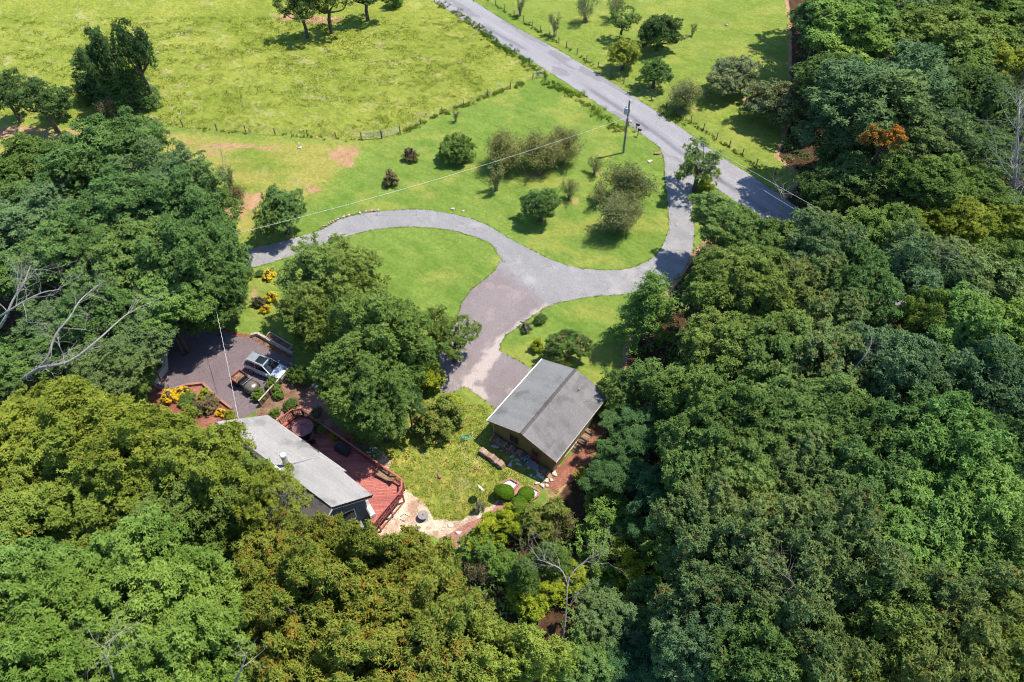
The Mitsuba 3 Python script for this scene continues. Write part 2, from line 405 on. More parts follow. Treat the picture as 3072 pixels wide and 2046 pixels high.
drive = sg.Polygon(np.vstack([spline(gps(DRIVE_OUT, 0)[:, :2], 4), spline(gps(DRIVE_IN, 0)[:, :2], 4)])).buffer(0)
if drive.geom_type != 'Polygon':
    drive = max(drive.geoms, key=lambda g: g.area)
drive = ragged(drive.exterior.coords, 0.09, 0.4, 4)
struct('driveway', sheet(drive, 0.008), 'drive_mat', label='pale grey curving driveway')
APRON = [(1500, 782), (1560, 800), (1640, 850), (1700, 900), (1676, 909), (1633, 923), (1590, 952), (1546, 986), (1516, 1004), (1503, 1030), (1497, 1052), (1530, 1070), (1594, 1106), (1660, 1150), (1560, 1270), (1485, 1224),
         (1440, 1188), (1394, 1160), (1360, 1178), (1324, 1182), (1316, 1120), (1318, 1060), (1335, 1010), (1372, 960), (1385, 908), (1415, 869), (1459, 834), (1485, 812)]
apron = ragged(gps(APRON, 0)[:, :2], 0.10, 0.4, 8)
struct('driveway', sheet(apron, 0.004), 'apron_mat', label='older brownish asphalt drive in front of the garage')
COURT = [(493, 1046), (505, 1059), (504, 1112), (470, 1154), (488, 1165), (532, 1168), (563, 1158), (610, 1153), (645, 1190), (694, 1228), (720, 1258), (760, 1240), (782, 1218), (872, 1119), (890, 1090), (877, 1066), (775, 1012),
         (740, 1010), (709, 1002), (665, 990), (636, 1000), (640, 960), (640, 900), (600, 830), (640, 790), (560, 760), (480, 830), (450, 930)]
court = ragged(gps(COURT, 0)[:, :2], 0.05, 0.4, 3)
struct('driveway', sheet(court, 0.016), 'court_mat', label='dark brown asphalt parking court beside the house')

# bare paths, mulch beds and brick paving about the house
SAND = [(1195, 1470), (1225, 1475), (1262, 1500), (1290, 1530), (1300, 1560), (1340, 1560), (1385, 1565), (1410, 1545), (1440, 1530), (1470, 1520), (1492, 1500), (1520, 1508), (1500, 1545), (1470, 1580), (1430, 1605), (1400, 1640), (1330, 1640), (1300, 1610), (1240, 1590), (1150, 1620), (1120, 1600), (1150, 1530), (1190, 1500)]
struct('dirt_path', sheet(ragged(gps(SAND)[:, :2], 0.25, 0.4, 2), 0.010, 0.8), 'path_mat', label='pale sandy path below the red deck')
BRICKW = [(1322, 1615), (1355, 1596), (1400, 1570), (1440, 1555), (1478, 1530), (1500, 1500), (1540, 1462), (1556, 1452), (1580, 1468), (1560, 1480), (1530, 1505), (1500, 1540), (1462, 1572), (1420, 1598), (1375, 1640), (1330, 1650)]
struct('brick_path', sheet(ragged(gps(BRICKW)[:, :2], 0.10, 0.4, 5), 0.016, 0.8), 'brick_mat', label='worn pinkish brick path between the clipped hedges')
BED = [(405, 1075), (480, 1030), (493, 1046), (500, 1060), (498, 1110), (468, 1154), (488, 1167), (532, 1170), (563, 1160), (610, 1156), (643, 1192), (692, 1230), (718, 1260), (640, 1290), (520, 1290), (430, 1210), (390, 1130)]
struct('mulch_bed', sheet(ragged(gps(BED, 0)[:, :2], 0.08, 0.4, 6), 0.006), 'mulch_mat', label='reddish mulch bed around the parking court')
ENTRY = [(876, 1112), (930, 1115), (1010, 1150), (1010, 1230), (985, 1250), (1040, 1300), (1110, 1340), (1150, 1375), (1165, 1410), (1130, 1420), (1010, 1300), (905, 1250), (840, 1290), (760, 1260), (784, 1216)]
struct('mulch_bed', sheet(ragged(gps(ENTRY, 0)[:, :2], 0.15, 0.4, 7), 0.020), 'bark_mulch_mat', label='dark mulch bed in the shade between deck and parking court')
ENTRYW = [(945, 1180), (985, 1195), (1000, 1215), (985, 1235), (945, 1240), (905, 1228), (880, 1228), (830, 1262), (805, 1250), (868, 1212), (905, 1195)]
struct('brick_path', sheet(ragged(gps(ENTRYW, 0)[:, :2], 0.05, 0.4, 9), 0.026), 'brick_mat', label='reddish walk in the shade leading to the deck')
LEDGE = [(1108, 1352), (1130, 1345), (1150, 1358), (1172, 1383), (1168, 1402), (1150, 1405), (1128, 1385)]
struct('brick_path', sheet(ragged(gps(LEDGE, 0)[:, :2], 0.08, 0.4, 9), 0.030), 'path_mat', label='small pale paved corner outside the deck railing')
GARSIDE = [(1800, 1240), (1830, 1250), (1820, 1300), (1780, 1380), (1720, 1440), (1660, 1480), (1640, 1455), (1664, 1420), (1700, 1380), (1760, 1300)]
struct('mulch_bed', sheet(ragged(gps(GARSIDE, 0)[:, :2], 0.25, 0.4, 10), 0.008), 'mulch_mat', label='reddish bare soil along the far side of the garage')
STRIP = [(775, 1010), (800, 1018), (850, 1048), (880, 1068), (866, 1075), (830, 1060), (790, 1040), (755, 1018)]
struct('mulch_bed', sheet(ragged(gps(STRIP, 0)[:, :2], 0.12, 0.4, 11), 0.022), 'bark_mulch_mat', label='leaf strewn strip along the timber wall by the silver car')
REDEDGE = [(636, 996), (665, 984), (709, 998), (756, 1006), (760, 1016), (709, 1007), (664, 993), (640, 1002)]
struct('mulch_bed', sheet(ragged(gps(REDEDGE, 0)[:, :2], 0.08, 0.4, 12), 0.022), 'mulch_mat', label='thin line of red mulch along the upper edge of the parking court')
# ------------------------------------------------------------------ building materials
def shingle(name, a, b, stain):
    def f(p, n, uv):
        k = fbm(p.x * 0.5, p.y * 0.5, 2.0)
        run = smoothstep(0.25, 0.75, fbm((p.x * 0.58 + p.y * 0.81) * 1.7, (p.x * 0.81 - p.y * 0.58) * 0.28, 6.0))
        row = cell_rand(dr.floor(p.z * 34.0), dr.floor((p.x * 0.58 + p.y * 0.81) * 3.2), 1.0)
        c = mix(a, b, 0.35 * k + 0.35 * run + 0.3 * row)
        c = mix(c, stain, smoothstep(0.55, 0.80, fbm(p.x * 0.9, p.y * 0.9, 11.0)) * 0.6)
        return c * (0.88 + 0.24 * noise(p.x * 13, p.y * 13, p.z * 13))
    return mat(name, tone(f), 0.9, spec=0.2)

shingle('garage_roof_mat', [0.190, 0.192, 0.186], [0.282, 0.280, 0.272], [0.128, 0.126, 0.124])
shingle('garage_roof_far_tint', [0.182, 0.172, 0.172], [0.268, 0.250, 0.248], [0.122, 0.114, 0.114])  # same shingles; sun and sky tint of the far slope painted into the colour
shingle('ridge_mat', [0.095, 0.090, 0.088], [0.150, 0.140, 0.136], [0.07, 0.07, 0.07])
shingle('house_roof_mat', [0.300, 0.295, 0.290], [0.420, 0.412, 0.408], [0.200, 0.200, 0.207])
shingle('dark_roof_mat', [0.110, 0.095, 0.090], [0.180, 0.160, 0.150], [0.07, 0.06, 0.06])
def siding(name, c, pitch):
    c = np.array(c)
    def f(p, n, uv):
        z = p.z / pitch
        t = z - dr.floor(z)
        k = fbm(p.x * 1.2, p.y * 1.2, p.z * 6.0)
        return mix((c * 0.8).tolist(), (c * 1.2).tolist(), k) * (1 - 0.45 * smoothstep(0.12, 0.0, t))
    return mat(name, tone(f), 0.75)
siding('ochre_siding', [0.200, 0.155, 0.062], 0.2)
siding('slate_siding', [0.130, 0.150, 0.165], 0.15)
mat('white_trim', var([0.74, 0.73, 0.71], 0.1, 2.0), 0.5)
mat('red_door', var([0.16, 0.045, 0.035], 0.2, 3.0), 0.5)
mat('brown_trim', var([0.20, 0.10, 0.045], 0.2, 3.0), 0.6)
mat('dark_glass', [0.02, 0.025, 0.03], 0.06, spec=0.6)
mat('steel', [0.55, 0.56, 0.58], 0.28, 0.9)
mat('zinc', var([0.52, 0.54, 0.56], 0.15, 4.0), 0.45, 0.5)
mat('black_mat', var([0.022, 0.022, 0.024], 0.3, 4.0), 0.55)
mat('rubber', var([0.020, 0.020, 0.021], 0.3, 6.0), 0.85)
def wood(name, c, amt=0.3):
    c = np.array(c)
    mat(name, tone(lambda p, n, uv: mix((c * (1 - amt)).tolist(), (c * (1 + amt)).tolist(), 0.6 * fbm(p.x * 2.3, p.y * 2.3, p.z * 2.3) + 0.4 * noise(p.x * 9, p.y * 9, p.z * 9))), 0.75)
    return name
DECKM = [wood(f'deck_red_{k}', c, 0.13) for k, c in enumerate(([0.46, 0.145, 0.115], [0.50, 0.165, 0.130], [0.42, 0.125, 0.105], [0.54, 0.185, 0.150]))]
wood('rail_red', [0.34, 0.090, 0.075], 0.2)
wood('grey_wood', [0.30, 0.28, 0.26], 0.25)
wood('post_wood', [0.12, 0.10, 0.085], 0.35)
wood('pole_wood', [0.26, 0.235, 0.205], 0.25)
wood('timber_pink', [0.40, 0.205, 0.155], 0.3)
wood('timber_pale', [0.52, 0.43, 0.34], 0.25)
LOGM = [wood(f'log_{k}', c, 0.35) for k, c in enumerate(([0.27, 0.18, 0.125], [0.38, 0.265, 0.19], [0.20, 0.135, 0.10], [0.44, 0.30, 0.22]))]
STONEM = [mat(f'stone_{k}', var(c, 0.2, 2.5), 0.9) for k, c in enumerate(([0.58, 0.56, 0.53], [0.47, 0.455, 0.44], [0.60, 0.53, 0.45]))]
mat('stucco', var([0.55, 0.51, 0.42], 0.14, 1.2), 0.9)
mat('white_gravel', tone(lambda p, n, uv: mix([0.5, 0.48, 0.46], [0.82, 0.80, 0.78], noise(p.x * 12, p.y * 12, p.z))), 0.9)
mat('wire_mat', [0.62, 0.62, 0.62], 0.5)
mat('fence_wire', [0.30, 0.29, 0.27], 0.5, 0.5)

rng = np.random.default_rng(5)

# ------------------------------------------------------------------ the garage
GC, GY, GL, GW, HE, HR = np.array([3.53, 39.57, 0]), math.radians(-35.7), 9.27, 7.78, 2.76, 3.96
def G(m):
    return xf(m, GC, GY)
gar = thing('garage', 'detached garage with a grey gable roof and ochre walls beside the brownish drive', 'garage')
hw, hl = GW / 2, GL / 2
wx, wy = hw - 0.42, hl - 0.34
sl = (HR - HE) / hw
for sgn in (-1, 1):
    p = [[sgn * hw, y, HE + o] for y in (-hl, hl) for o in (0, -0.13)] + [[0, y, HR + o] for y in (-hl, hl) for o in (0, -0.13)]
    part(gar, 'roof', G(hull(p)), 'garage_roof_mat' if sgn < 0 else 'garage_roof_far_tint')
ncap = 31
for k in range(ncap):
    y0, y1 = -hl + k * GL / ncap, -hl + (k + 1) * GL / ncap
    z = HR + 0.012
    w = 0.17
    p = [[s * w, y, z - w * sl + o] for s in (-1, 1) for y, o in ((y0 + 0.004, 0.028), (y1, 0.008))] + [[0, y, z + o] for y, o in ((y0 + 0.004, 0.03), (y1, 0.01))] + [[s * w, y, z - w * sl - 0.008] for s in (-1, 1) for y in (y0 + 0.004, y1)]
    part(gar, 'ridge_shingle', G(hull(p)), 'ridge_mat')
wall_top = HE + 0.42 * sl - 0.14
for sgn in (-1, 1):
    part(gar, 'side_wall', G(box((sgn * (wx - 0.06), 0, (wall_top - 0.6) / 2), (0.12, 2 * wy, wall_top + 0.6))), 'ochre_siding')
    g = [[x, sgn * (wy - d), z] for d in (0.0, 0.12) for x, z in ((-wx + 0.121, -0.6), (wx - 0.121, -0.6), (-wx + 0.121, wall_top + 0.03), (wx - 0.121, wall_top + 0.03), (0, HR - 0.15))]
    part(gar, 'gable_wall', G(hull(g)), 'ochre_siding')
    part(gar, 'fascia', G(box((sgn * (hw + 0.012), 0, HE - 0.075), (0.024, GL, 0.15))), 'white_trim')
for e in (-1, 1):
    for sgn in (-1, 1):
        part(gar, 'rake_board', G(beam((sgn * hw, e * (hl + 0.012), HE - 0.08), (0, e * (hl + 0.012), HR - 0.08), 0.022, 0.15)), 'brown_trim')
part(gar, 'gutter', G(box((-hw - 0.075, 0, HE - 0.06), (0.10, GL + 0.05, 0.10))), 'white_trim', label='white gutter along the eave over the garage doors')
def opening(root, kind, c, w, h, d, frame, fill, yaw=0.0, X=G):
    """a framed opening on a wall facing -y at c"""
    k = part(root, kind, X(xf(box((0, 0, 0), (w, d, h)), c, yaw)), fill)
    t = 0.09
    for q, s in (((0, 0, h / 2 + t / 2), (w + 2 * t, d + 0.05, t)), ((0, 0, -h / 2 - t / 2), (w + 2 * t, d + 0.05, t)), ((-w / 2 - t / 2, 0, 0), (t, d + 0.05, h)), ((w / 2 + t / 2, 0, 0), (t, d + 0.05, h))):
        part(k, 'frame', X(xf(box(q, s), c, yaw)), frame)
    return k
w = opening(gar, 'window', (-1.0, -wy - 0.005, 1.75), 0.95, 1.05, 0.05, 'brown_trim', 'dark_glass')
part(w, 'bar', G(box((-1.0, -wy - 0.035, 1.75), (0.05, 0.03, 1.05))), 'brown_trim')
d_ = opening(gar, 'door', (1.45, -wy - 0.005, 1.03), 0.9, 2.0, 0.06, 'brown_trim', 'red_door')
part(d_, 'pane', G(box((1.45, -wy - 0.045, 1.5), (0.5, 0.02, 0.6))), 'dark_glass')
part(d_, 'handle', G(box((1.80, -wy - 0.06, 1.0), (0.05, 0.06, 0.10))), 'steel')
part(d_, 'step', G(cbox((1.45, -wy - 0.45, 0.0), (1.2, 0.75, 0.24))), 'grey_wood')
for y in (-2.2, 2.2):
    k = part(gar, 'garage_door', G(box((-wx - 0.01, y, 1.1), (0.05, 2.7, 2.2))), 'white_trim')
    for j in range(4):
        part(k, 'panel', G(box((-wx - 0.045, y, 0.28 + 0.54 * j), (0.02, 2.5, 0.46))), 'white_trim')
for k in range(16):   # twigs and leaves caught on the ridge and a few on the far slope
    y = -0.2 + rng.normal(0, .35); x = rng.normal(.02, .16)
    if k > 11:
        x, y = 2.6 + rng.normal(0, .25), 2.3 + rng.normal(0, .35)
    z = HR + .045 - abs(x) * sl
    t = rng.uniform(0, 6.28); L = rng.uniform(.1, .3)
    put(thing('twig', 'small twig lying on the garage roof', 'twig', 'twigs caught on the garage roof'), G(rod((x - L * math.cos(t) / 2, y - L * math.sin(t) / 2, z + .01), (x + L * math.cos(t) / 2, y + L * math.sin(t) / 2, z + .03), .016, 4)), 'post_wood' if k < 12 else 'timber_pale')
part(gar, 'vent_pipe', G(tube([(1.5, 2.9, HR - 1.5 * sl - .1), (1.5, 2.9, HR - 1.5 * sl + .38)], .05, 8)), 'zinc')
part(gar, 'downspout', G(tube([(-hw - 0.07, -hl + 0.12, HE - 0.1), (-wx - 0.06, -wy + 0.1, HE - 0.45), (-wx - 0.06, -wy + 0.1, 0.1)], 0.04, 6)), 'white_trim')

# firewood, stones and other things about the garage
def logstack(name, label, a, b, rows, length, r=0.085, seed=1, z=0.0, across=None):
    """split logs laid side by side from a to b, piled in rows"""
    rg = np.random.default_rng(seed)
    a, b = np.array(a[:2]), np.array(b[:2])
    L = np.linalg.norm(b - a); d = (b - a) / L
    n = np.array([-d[1], d[0]]) if across is None else np.array(across)
    root = thing(name, label, 'woodpile')
    cols = int(L / (2 * r * 0.98))
    for k in range(rows):
        for i in range(cols - (k % 2)):
            if k == rows - 1 and rg.random() < 0.25:
                continue
            q = a + d * (2 * r * 0.98 * (i + 0.5 + 0.5 * (k % 2))) + n * rg.normal(0, 0.03)
            zz = z + float(hgt(q[0], q[1])) + r + k * 1.72 * r
            rr = r * rg.uniform(0.82, 1.08); ang = rg.uniform(-0.06, 0.06)
            m = np.array([n[0] * math.cos(ang) - n[1] * math.sin(ang), n[0] * math.sin(ang) + n[1] * math.cos(ang), rg.normal(0, 0.03)]) * length / 2 * rg.uniform(0.88, 1.1)
            sd = int(rg.integers(4, 7))
            part(root, 'log', rod(np.r_[q, zz] - m, np.r_[q, zz] + m, rr, sd), LOGM[int(rg.integers(0, 4))])
    return root
cu, cv = np.array([math.cos(GY), math.sin(GY)]), np.array([-math.sin(GY), math.cos(GY)])
def gl(x, y):
    return GC[:2] + cu * x + cv * y
logstack('firewood_stack', 'long firewood stack under the eave of the garage gable wall', gl(-3.35, -wy - 0.42), gl(0.75, -wy - 0.42), 5, 0.55, 0.10, 2, across=cv)
logstack('firewood_stack', 'shorter firewood stack right of the red garage door', gl(2.2, -wy - 0.42), gl(3.4, -wy - 0.42), 3, 0.55, 0.10, 3, across=cv)
logstack('firewood_stack', 'sunlit firewood row along the far side wall of the garage', gl(wx + 0.45, -1.2), gl(wx + 0.45, 1.9), 2, 0.8, 0.11, 4, across=cu)
root = thing('firewood_stack', 'short open row of chunky cut logs on the grass before the garage', 'woodpile')
a, b = gp(1446, 1356), gp(1506, 1400)
for k in range(9):
    t = k / 8
    q = a * (1 - t) + b * t
    for j in range(2):
        m = cbox((0, 0, 0), (0.34, 0.52 + 0.1 * rng.random(), 0.26), 0, 0.05)
        ang = math.atan2(b[1] - a[1], b[0] - a[0]) + rng.normal(0, 0.15)
        part(root, 'log', xf(m, q + [rng.normal(0, .03), rng.normal(0, .03), 0.13 + 0.26 * j], ang), LOGM[1 + 2 * (k % 2)] if rng.random() > 0.3 else LOGM[0])

def slab_stone(c, r, h, seed, yaw=0.0):
    rg = np.random.default_rng(seed)
    n = int(rg.integers(6, 9)); an = np.sort(rg.uniform(0, 2 * np.pi, n)); rr = r * rg.uniform(0.75, 1.15, n)
    q = np.c_[np.cos(an) * rr, np.sin(an) * rr * rg.uniform(0.65, 0.95)]
    p = np.vstack([np.c_[q, np.full(n, -0.05)], np.c_[q, np.full(n, h * 0.7)], np.c_[q * 0.9, h + rg.normal(0, 0.006, n)]])
    return xf(hull(p), c, yaw)
z7 = lambda x, y: (1400 + x / 6.272, 1230 + y / 6.272)
FLAG = [(480, 580, .3), (530, 690, .42), (635, 680, .45), (745, 715, .36), (855, 780, .34), (935, 825, .36), (650, 760, .16), (750, 800, .13), (850, 865, .34), (545, 610, .22), (1010, 880, .34), (985, 920, .34), (830, 1025, .32), (985, 1030, .36),
        (855, 950, .14), (1250, 1065, .3), (1310, 1110, .3), (1400, 1165, .42), (1365, 1215, .3), (1470, 1210, .24), (1410, 1280, .34), (1285, 1260, .2), (1215, 1230, .18), (1100, 1130, .16), (1165, 1085, .2), (1300, 960, .3), (1345, 1165, .22), (915, 945, .12)]
root = numbered('stepping_stone_path'); labels[root] = {'kind': 'structure', 'label': 'grey flagstones set in the shaded ground before the garage gable'}
for k, (x, y, r) in enumerate(FLAG):
    part(root, 'stone', slab_stone(gp(*z7(x, y)) + [0, 0, 0.005], r, 0.06, 100 + k, rng.uniform(0, 6)), STONEM[k % 2])
for k, (x, y, r, lb) in enumerate([(1670, 1205, .36, 'large pale rock at the near corner of the garage'), (1585, 1325, .26, 'pale tan rock third out from the garage corner'), (1505, 1340, .26, 'pale rock just outside the tip of the garage shadow'),
                                   (1420, 1430, .32, 'squarish cream rock touching the point of the garage shadow'), (1510, 1430, .22, 'small pale rock below the garage corner'), (1325, 1385, .26, 'flat yellowish rock along the shadow edge')]):
    put(thing('rock', lb, 'rock'), slab_stone(gp(*z7(x, y)), r, 0.16, 300 + k), STONEM[2])
put(thing('rock', 'pinkish weathered rock lying alone on the yard between deck and garage', 'rock'), cat([slab_stone(gp(1316, 1430), 0.28, 0.22, 7), slab_stone(gp(1307, 1430), 0.16, 0.1, 8)]), 'timber_pink')
a, b = gp(1690, 1369, 0.25), gp(1733, 1316, 0.25)
put(thing('ladder_board', 'long white board leaning at ground level below the right eave of the garage', 'board'), beam(a, b, 0.30, 0.05), 'white_trim')
br = thing('brick_pile', 'few reddish bricks stacked at the near corner of the garage', 'bricks')
for k in range(4):
    part(br, 'brick', xf(cbox((0, 0, 0), (0.24, 0.12, 0.075), 0, 0.008), gp(1673, 1404) + [0.13 * (k % 2), 0.05 * k, 0.04 + 0.08 * (k // 2)], 0.8 + 0.1 * k), 'timber_pink')
hz = gp(1398, 1313)
th = np.linspace(0, 2 * np.pi * 6, 150)
mat('teal_hose', [0.05, 0.42, 0.38], 0.45)
put(thing('garden_hose', 'coiled teal garden hose on the grass left of the garage', 'hose'), tube(np.c_[hz[0] + (0.30 + 0.02 * np.sin(th * 1.7) + 0.012 * th / 6.28) * np.cos(th), hz[1] + (0.30 + 0.03 * np.cos(th * 0.6)) * np.sin(th), hz[2] + 0.03 + 0.012 * th / 6.28 + 0.01 * np.sin(3 * th)], 0.022, 6), 'teal_hose')
a, b, c_ = gp(1418, 1295), gp(1421, 1310), gp(1428, 1319)
put(thing('dry_branch', 'thin dry branch on the grass at the corner of the garage shadow', 'branch'), tube(spline([a + [0, 0, .03], b + [-.15, 0, .05], c_ + [0, 0, .03]], 5), 0.035, 6), 'timber_pale')
fl = thing('flower_pot', 'pot with pale blue flowers in the shade by the garage door', 'flower pot')
q = gp(*z7(1110, 945))
part(fl, 'pot', lathe([[0, 0], [.14, 0], [.19, .28], [.16, .28], [.13, .05], [0, .05]], 14, q), 'timber_pink')
mat('blue_flower', [0.25, 0.55, 0.72], 0.7)
part(fl, 'flowers', cat([xf(trimesh.creation.icosphere(0, 0.07), q + [rng.normal(0, .18), rng.normal(0, .18), .42 + rng.normal(0, .08)]) for _ in range(34)]), 'blue_flower', kind='stuff')

# ------------------------------------------------------------------ the house
ZE = 2.6
hA, hN, hB, hR = gp(803, 1245, ZE), gp(1038, 1412, ZE), gp(1118, 1489, ZE), gp(997, 1526, 4.0)
hd = hN - hA; hd[2] = 0; hd /= np.linalg.norm(hd)
hm = np.array([hd[1], -hd[0], 0]); hm *= np.sign((hR - hB) @ hm)
hT = gp(716, 1256, 3.4)
e2 = (hT - hA)[:2]
s_ = np.linalg.solve(np.c_[e2, hd[:2]], (hR - hA)[:2])
hRr = np.r_[hA[:2] + e2 * s_[0], 4.0]
nrm = np.cross(hB - hA, hR - hA); nrm /= np.linalg.norm(nrm); nrm *= np.sign(nrm[2])
def roofz(q):
    return hA[2] - ((q[0] - hA[0]) * nrm[0] + (q[1] - hA[1]) * nrm[1]) / nrm[2]
def on_roof(px, py):
    z = 3.0
    for _ in range(20):
        q = gp(px, py, z); z = float(roofz(q))
    return gp(px, py, z)
def slab(pts, t, off=0.0):
    p = np.array(pts, float); p[:, 2] += off
    return hull(np.vstack([p, p - [0, 0, t]]))
hou = thing('house', 'low house with a pale grey roof half hidden under trees beside the red deck', 'house')
mid = hR + (hN - hB) @ hd * hd * 1.0; mid[2] = 4.0
mid = hR - hd * ((hB - hN) @ hd) ; mid[2] = 4.0
part(hou, 'roof', slab([hA, hN, mid, hRr], 0.16), 'house_roof_mat', label='rear plane of the pale shingle roof')
P0, P1, P2 = on_roof(868, 1394), on_roof(966, 1374), on_roof(1028, 1416)
P0r = hR - hd * ((hR - P0) @ hd); P0r[2] = roofz(P0r)
Bx = on_roof(1118, 1489)
part(hou, 'roof', slab([P0r, P1, P2, Bx, hR], 0.30, 0.26), 'house_roof_mat', label='raised front plane of the pale shingle roof')
lw, ldrop = 3.6, 2.5
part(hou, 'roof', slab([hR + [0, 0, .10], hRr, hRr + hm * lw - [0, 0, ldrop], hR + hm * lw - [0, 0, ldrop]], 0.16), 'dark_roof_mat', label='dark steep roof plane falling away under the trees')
part(hou, 'rake_trim', beam(Bx + hd * 0.03 + [0, 0, .13], hR + hd * 0.03 + [0, 0, .13], 0.05, 0.24), 'black_mat', label='dark edge of the roof over the end wall')
part(hou, 'rake_trim', beam(Bx + hd * 0.0 + [0, 0, -.12], hR + hd * 0.0 + [0, 0, -.12], 0.06, 0.10), 'white_trim')
part(hou, 'rake_trim', beam(hR + hd * 0.03, hR + hm * lw - [0, 0, ldrop] + hd * 0.03, 0.05, 0.16), 'white_trim')
part(hou, 'eave_trim', beam(hA + [0, 0, -.09], hN + [0, 0, -.09], 0.05, 0.12), 'white_trim')
part(hou, 'eave_trim', beam(P2 + [0, 0, .05], Bx + [0, 0, .05], 0.04, 0.14), 'brown_trim')
part(hou, 'roof_flashing', beam(P1 + [0, 0, .27], P2 + [0, 0, .27], .10, .03), 'zinc')
part(hou, 'roof_flashing', beam(P0 + [0, 0, .27], P1 + [0, 0, .27], .10, .03), 'zinc')
# walls under the roof
wB = hB - hm * -0.55 - hd * 0.55; wA = hA + hm * 0.55 + hd * 0.6
wR = hR - hd * 0.75; wL = wR + hm * 3.1; wL2 = hRr + hm * 3.1 + hd * 0.6; wRr = hRr + hd * 0.6
def wallpanel(a, b, za, zb, z0, t=0.14):
    a, b = np.array(a[:2]), np.array(b[:2]); d = (b - a) / np.linalg.norm(b - a); n = np.array([-d[1], d[0]]) * t / 2
    return hull([np.r_[q + s * n, z] for q, z1 in ((a, za), (b, zb)) for s in (-1, 1) for z in (z0, z1)])
rz = lambda q: float(roofz(q)) - 0.18
lz = lambda k: 4.0 - ldrop * k / lw - 0.2
part(hou, 'wall', wallpanel(wA, wB, rz(wA), rz(wB), -0.6), 'slate_siding')
part(hou, 'wall', wallpanel(wB + hm * 0.08, wR, rz(wB), 3.75, -1.6), 'slate_siding')
part(hou, 'wall', wallpanel(wR + hm * 0.01, wL, 3.75, lz(3.1), -1.7), 'slate_siding')
part(hou, 'wall', wallpanel(wL + hd * -0.08, wL2, lz(3.1), lz(3.1), -1.7), 'slate_siding')
part(hou, 'wall', wallpanel(wL2 - hm * 0.08, wRr, lz(3.1), 3.75, -0.3), 'slate_siding')
part(hou, 'wall', wallpanel(wRr, wA + hm * 0.08, 3.75, rz(wA), -0.3), 'slate_siding')
wn = wB - wR; wn[2] = 0; wn /= np.linalg.norm(wn); wo = np.array([wn[1], -wn[0], 0]); wo *= np.sign(wo @ hd)
wyaw = math.atan2(wn[1], wn[0])
for t, z, ww, hh in ((0.42, 0.9, 1.3, 1.3), (0.15, -0.2, 0.8, 1.0)):
    c = wR + (wB - wR) * t + wo * 0.08; c[2] = z
    k = part(hou, 'window', xf(box((0, 0, 0), (ww, 0.05, hh)), c, wyaw), 'dark_glass')
    for q, s in (((0, 0, hh / 2 + .05), (ww + .2, .1, .1)), ((0, 0, -hh / 2 - .05), (ww + .2, .1, .1)), ((-ww / 2 - .05, 0, 0), (.1, .1, hh)), ((ww / 2 + .05, 0, 0), (.1, .1, hh))):
        part(k, 'frame', xf(box(q, s), c, wyaw), 'white_trim')
for t in (0.3, 0.62, 0.85):
    c = wA + (wB - wA) * t + np.array([-hm[0], -hm[1], 0]) * 0.09; c[2] = 1.4
    k = part(hou, 'window', xf(box((0, 0, 0), (1.4, 0.05, 1.7)), c, math.atan2(hd[1], hd[0])), 'dark_glass')
    for q, s in (((0, 0, .9), (1.6, .1, .1)), ((0, 0, -.9), (1.6, .1, .1)), ((-.75, 0, 0), (.1, .1, 1.7)), ((.75, 0, 0), (.1, .1, 1.7))):
        part(k, 'frame', xf(box(q, s), c, math.atan2(hd[1], hd[0])), 'white_trim')
fb = on_roof(862, 1396)
flue = part(hou, 'flue', lathe([[0.0, -0.3], [0.25, -0.3], [0.25, 1.55], [0.28, 1.55], [0.28, 1.62], [0, 1.62]], 20, fb), 'zinc', smooth=35, label='round grey metal flue on the roof')
part(flue, 'cap', lathe([[0, 1.70], [0.27, 1.70], [0.28, 1.74], [0.20, 1.82], [0, 1.85]], 20, fb), 'white_trim', smooth=35)
part(flue, 'flashing', lathe([[0.24, 0.16], [0.30, 0.02], [0.42, -0.1], [0.42, -0.14], [0.24, -0.14]], 20, fb), 'zinc', smooth=35)
vb = on_roof(827, 1420)
part(hou, 'roof_vent', cbox(vb + [0, 0, 0.25], (0.7, 0.9, 0.5), math.atan2(hd[1], hd[0]), 0.06), 'white_trim', label='white box vent near the ridge')

# ------------------------------------------------------------------ the red deck
ZF, ZR = 0.30, 1.28
dk = thing('deck', 'red painted timber deck with railing along the house', 'deck')
RAIL = [(838, 1262), (876, 1233), (905, 1232), (969, 1275), (1090, 1359), (1206, 1437), (1204, 1468), (1131, 1555), (1105, 1588)]
rp = gps(RAIL, ZR)[:, :2]
inner = [wB + wn * 0.2 + wo * 0.3, wB - hd * 0.4 - hm * 0.12, wA + hd * 2.0 - hm * 0.12, wA + hd * 0.3 - hm * 0.1]
land_a, land_b = gp(899, 1246, ZF)[:2], gp(857, 1283, ZF)[:2]
floor_poly = sg.Polygon(np.vstack([[land_b], [land_a], rp[2:8] + 0, rp[8:9], [q[:2] for q in inner[:3]]])).buffer(0).buffer(0.06)
bd = (gp(1146, 1455, ZF) - gp(1066, 1460, ZF))[:2]; bd /= np.linalg.norm(bd); bn = np.array([-bd[1], bd[0]])
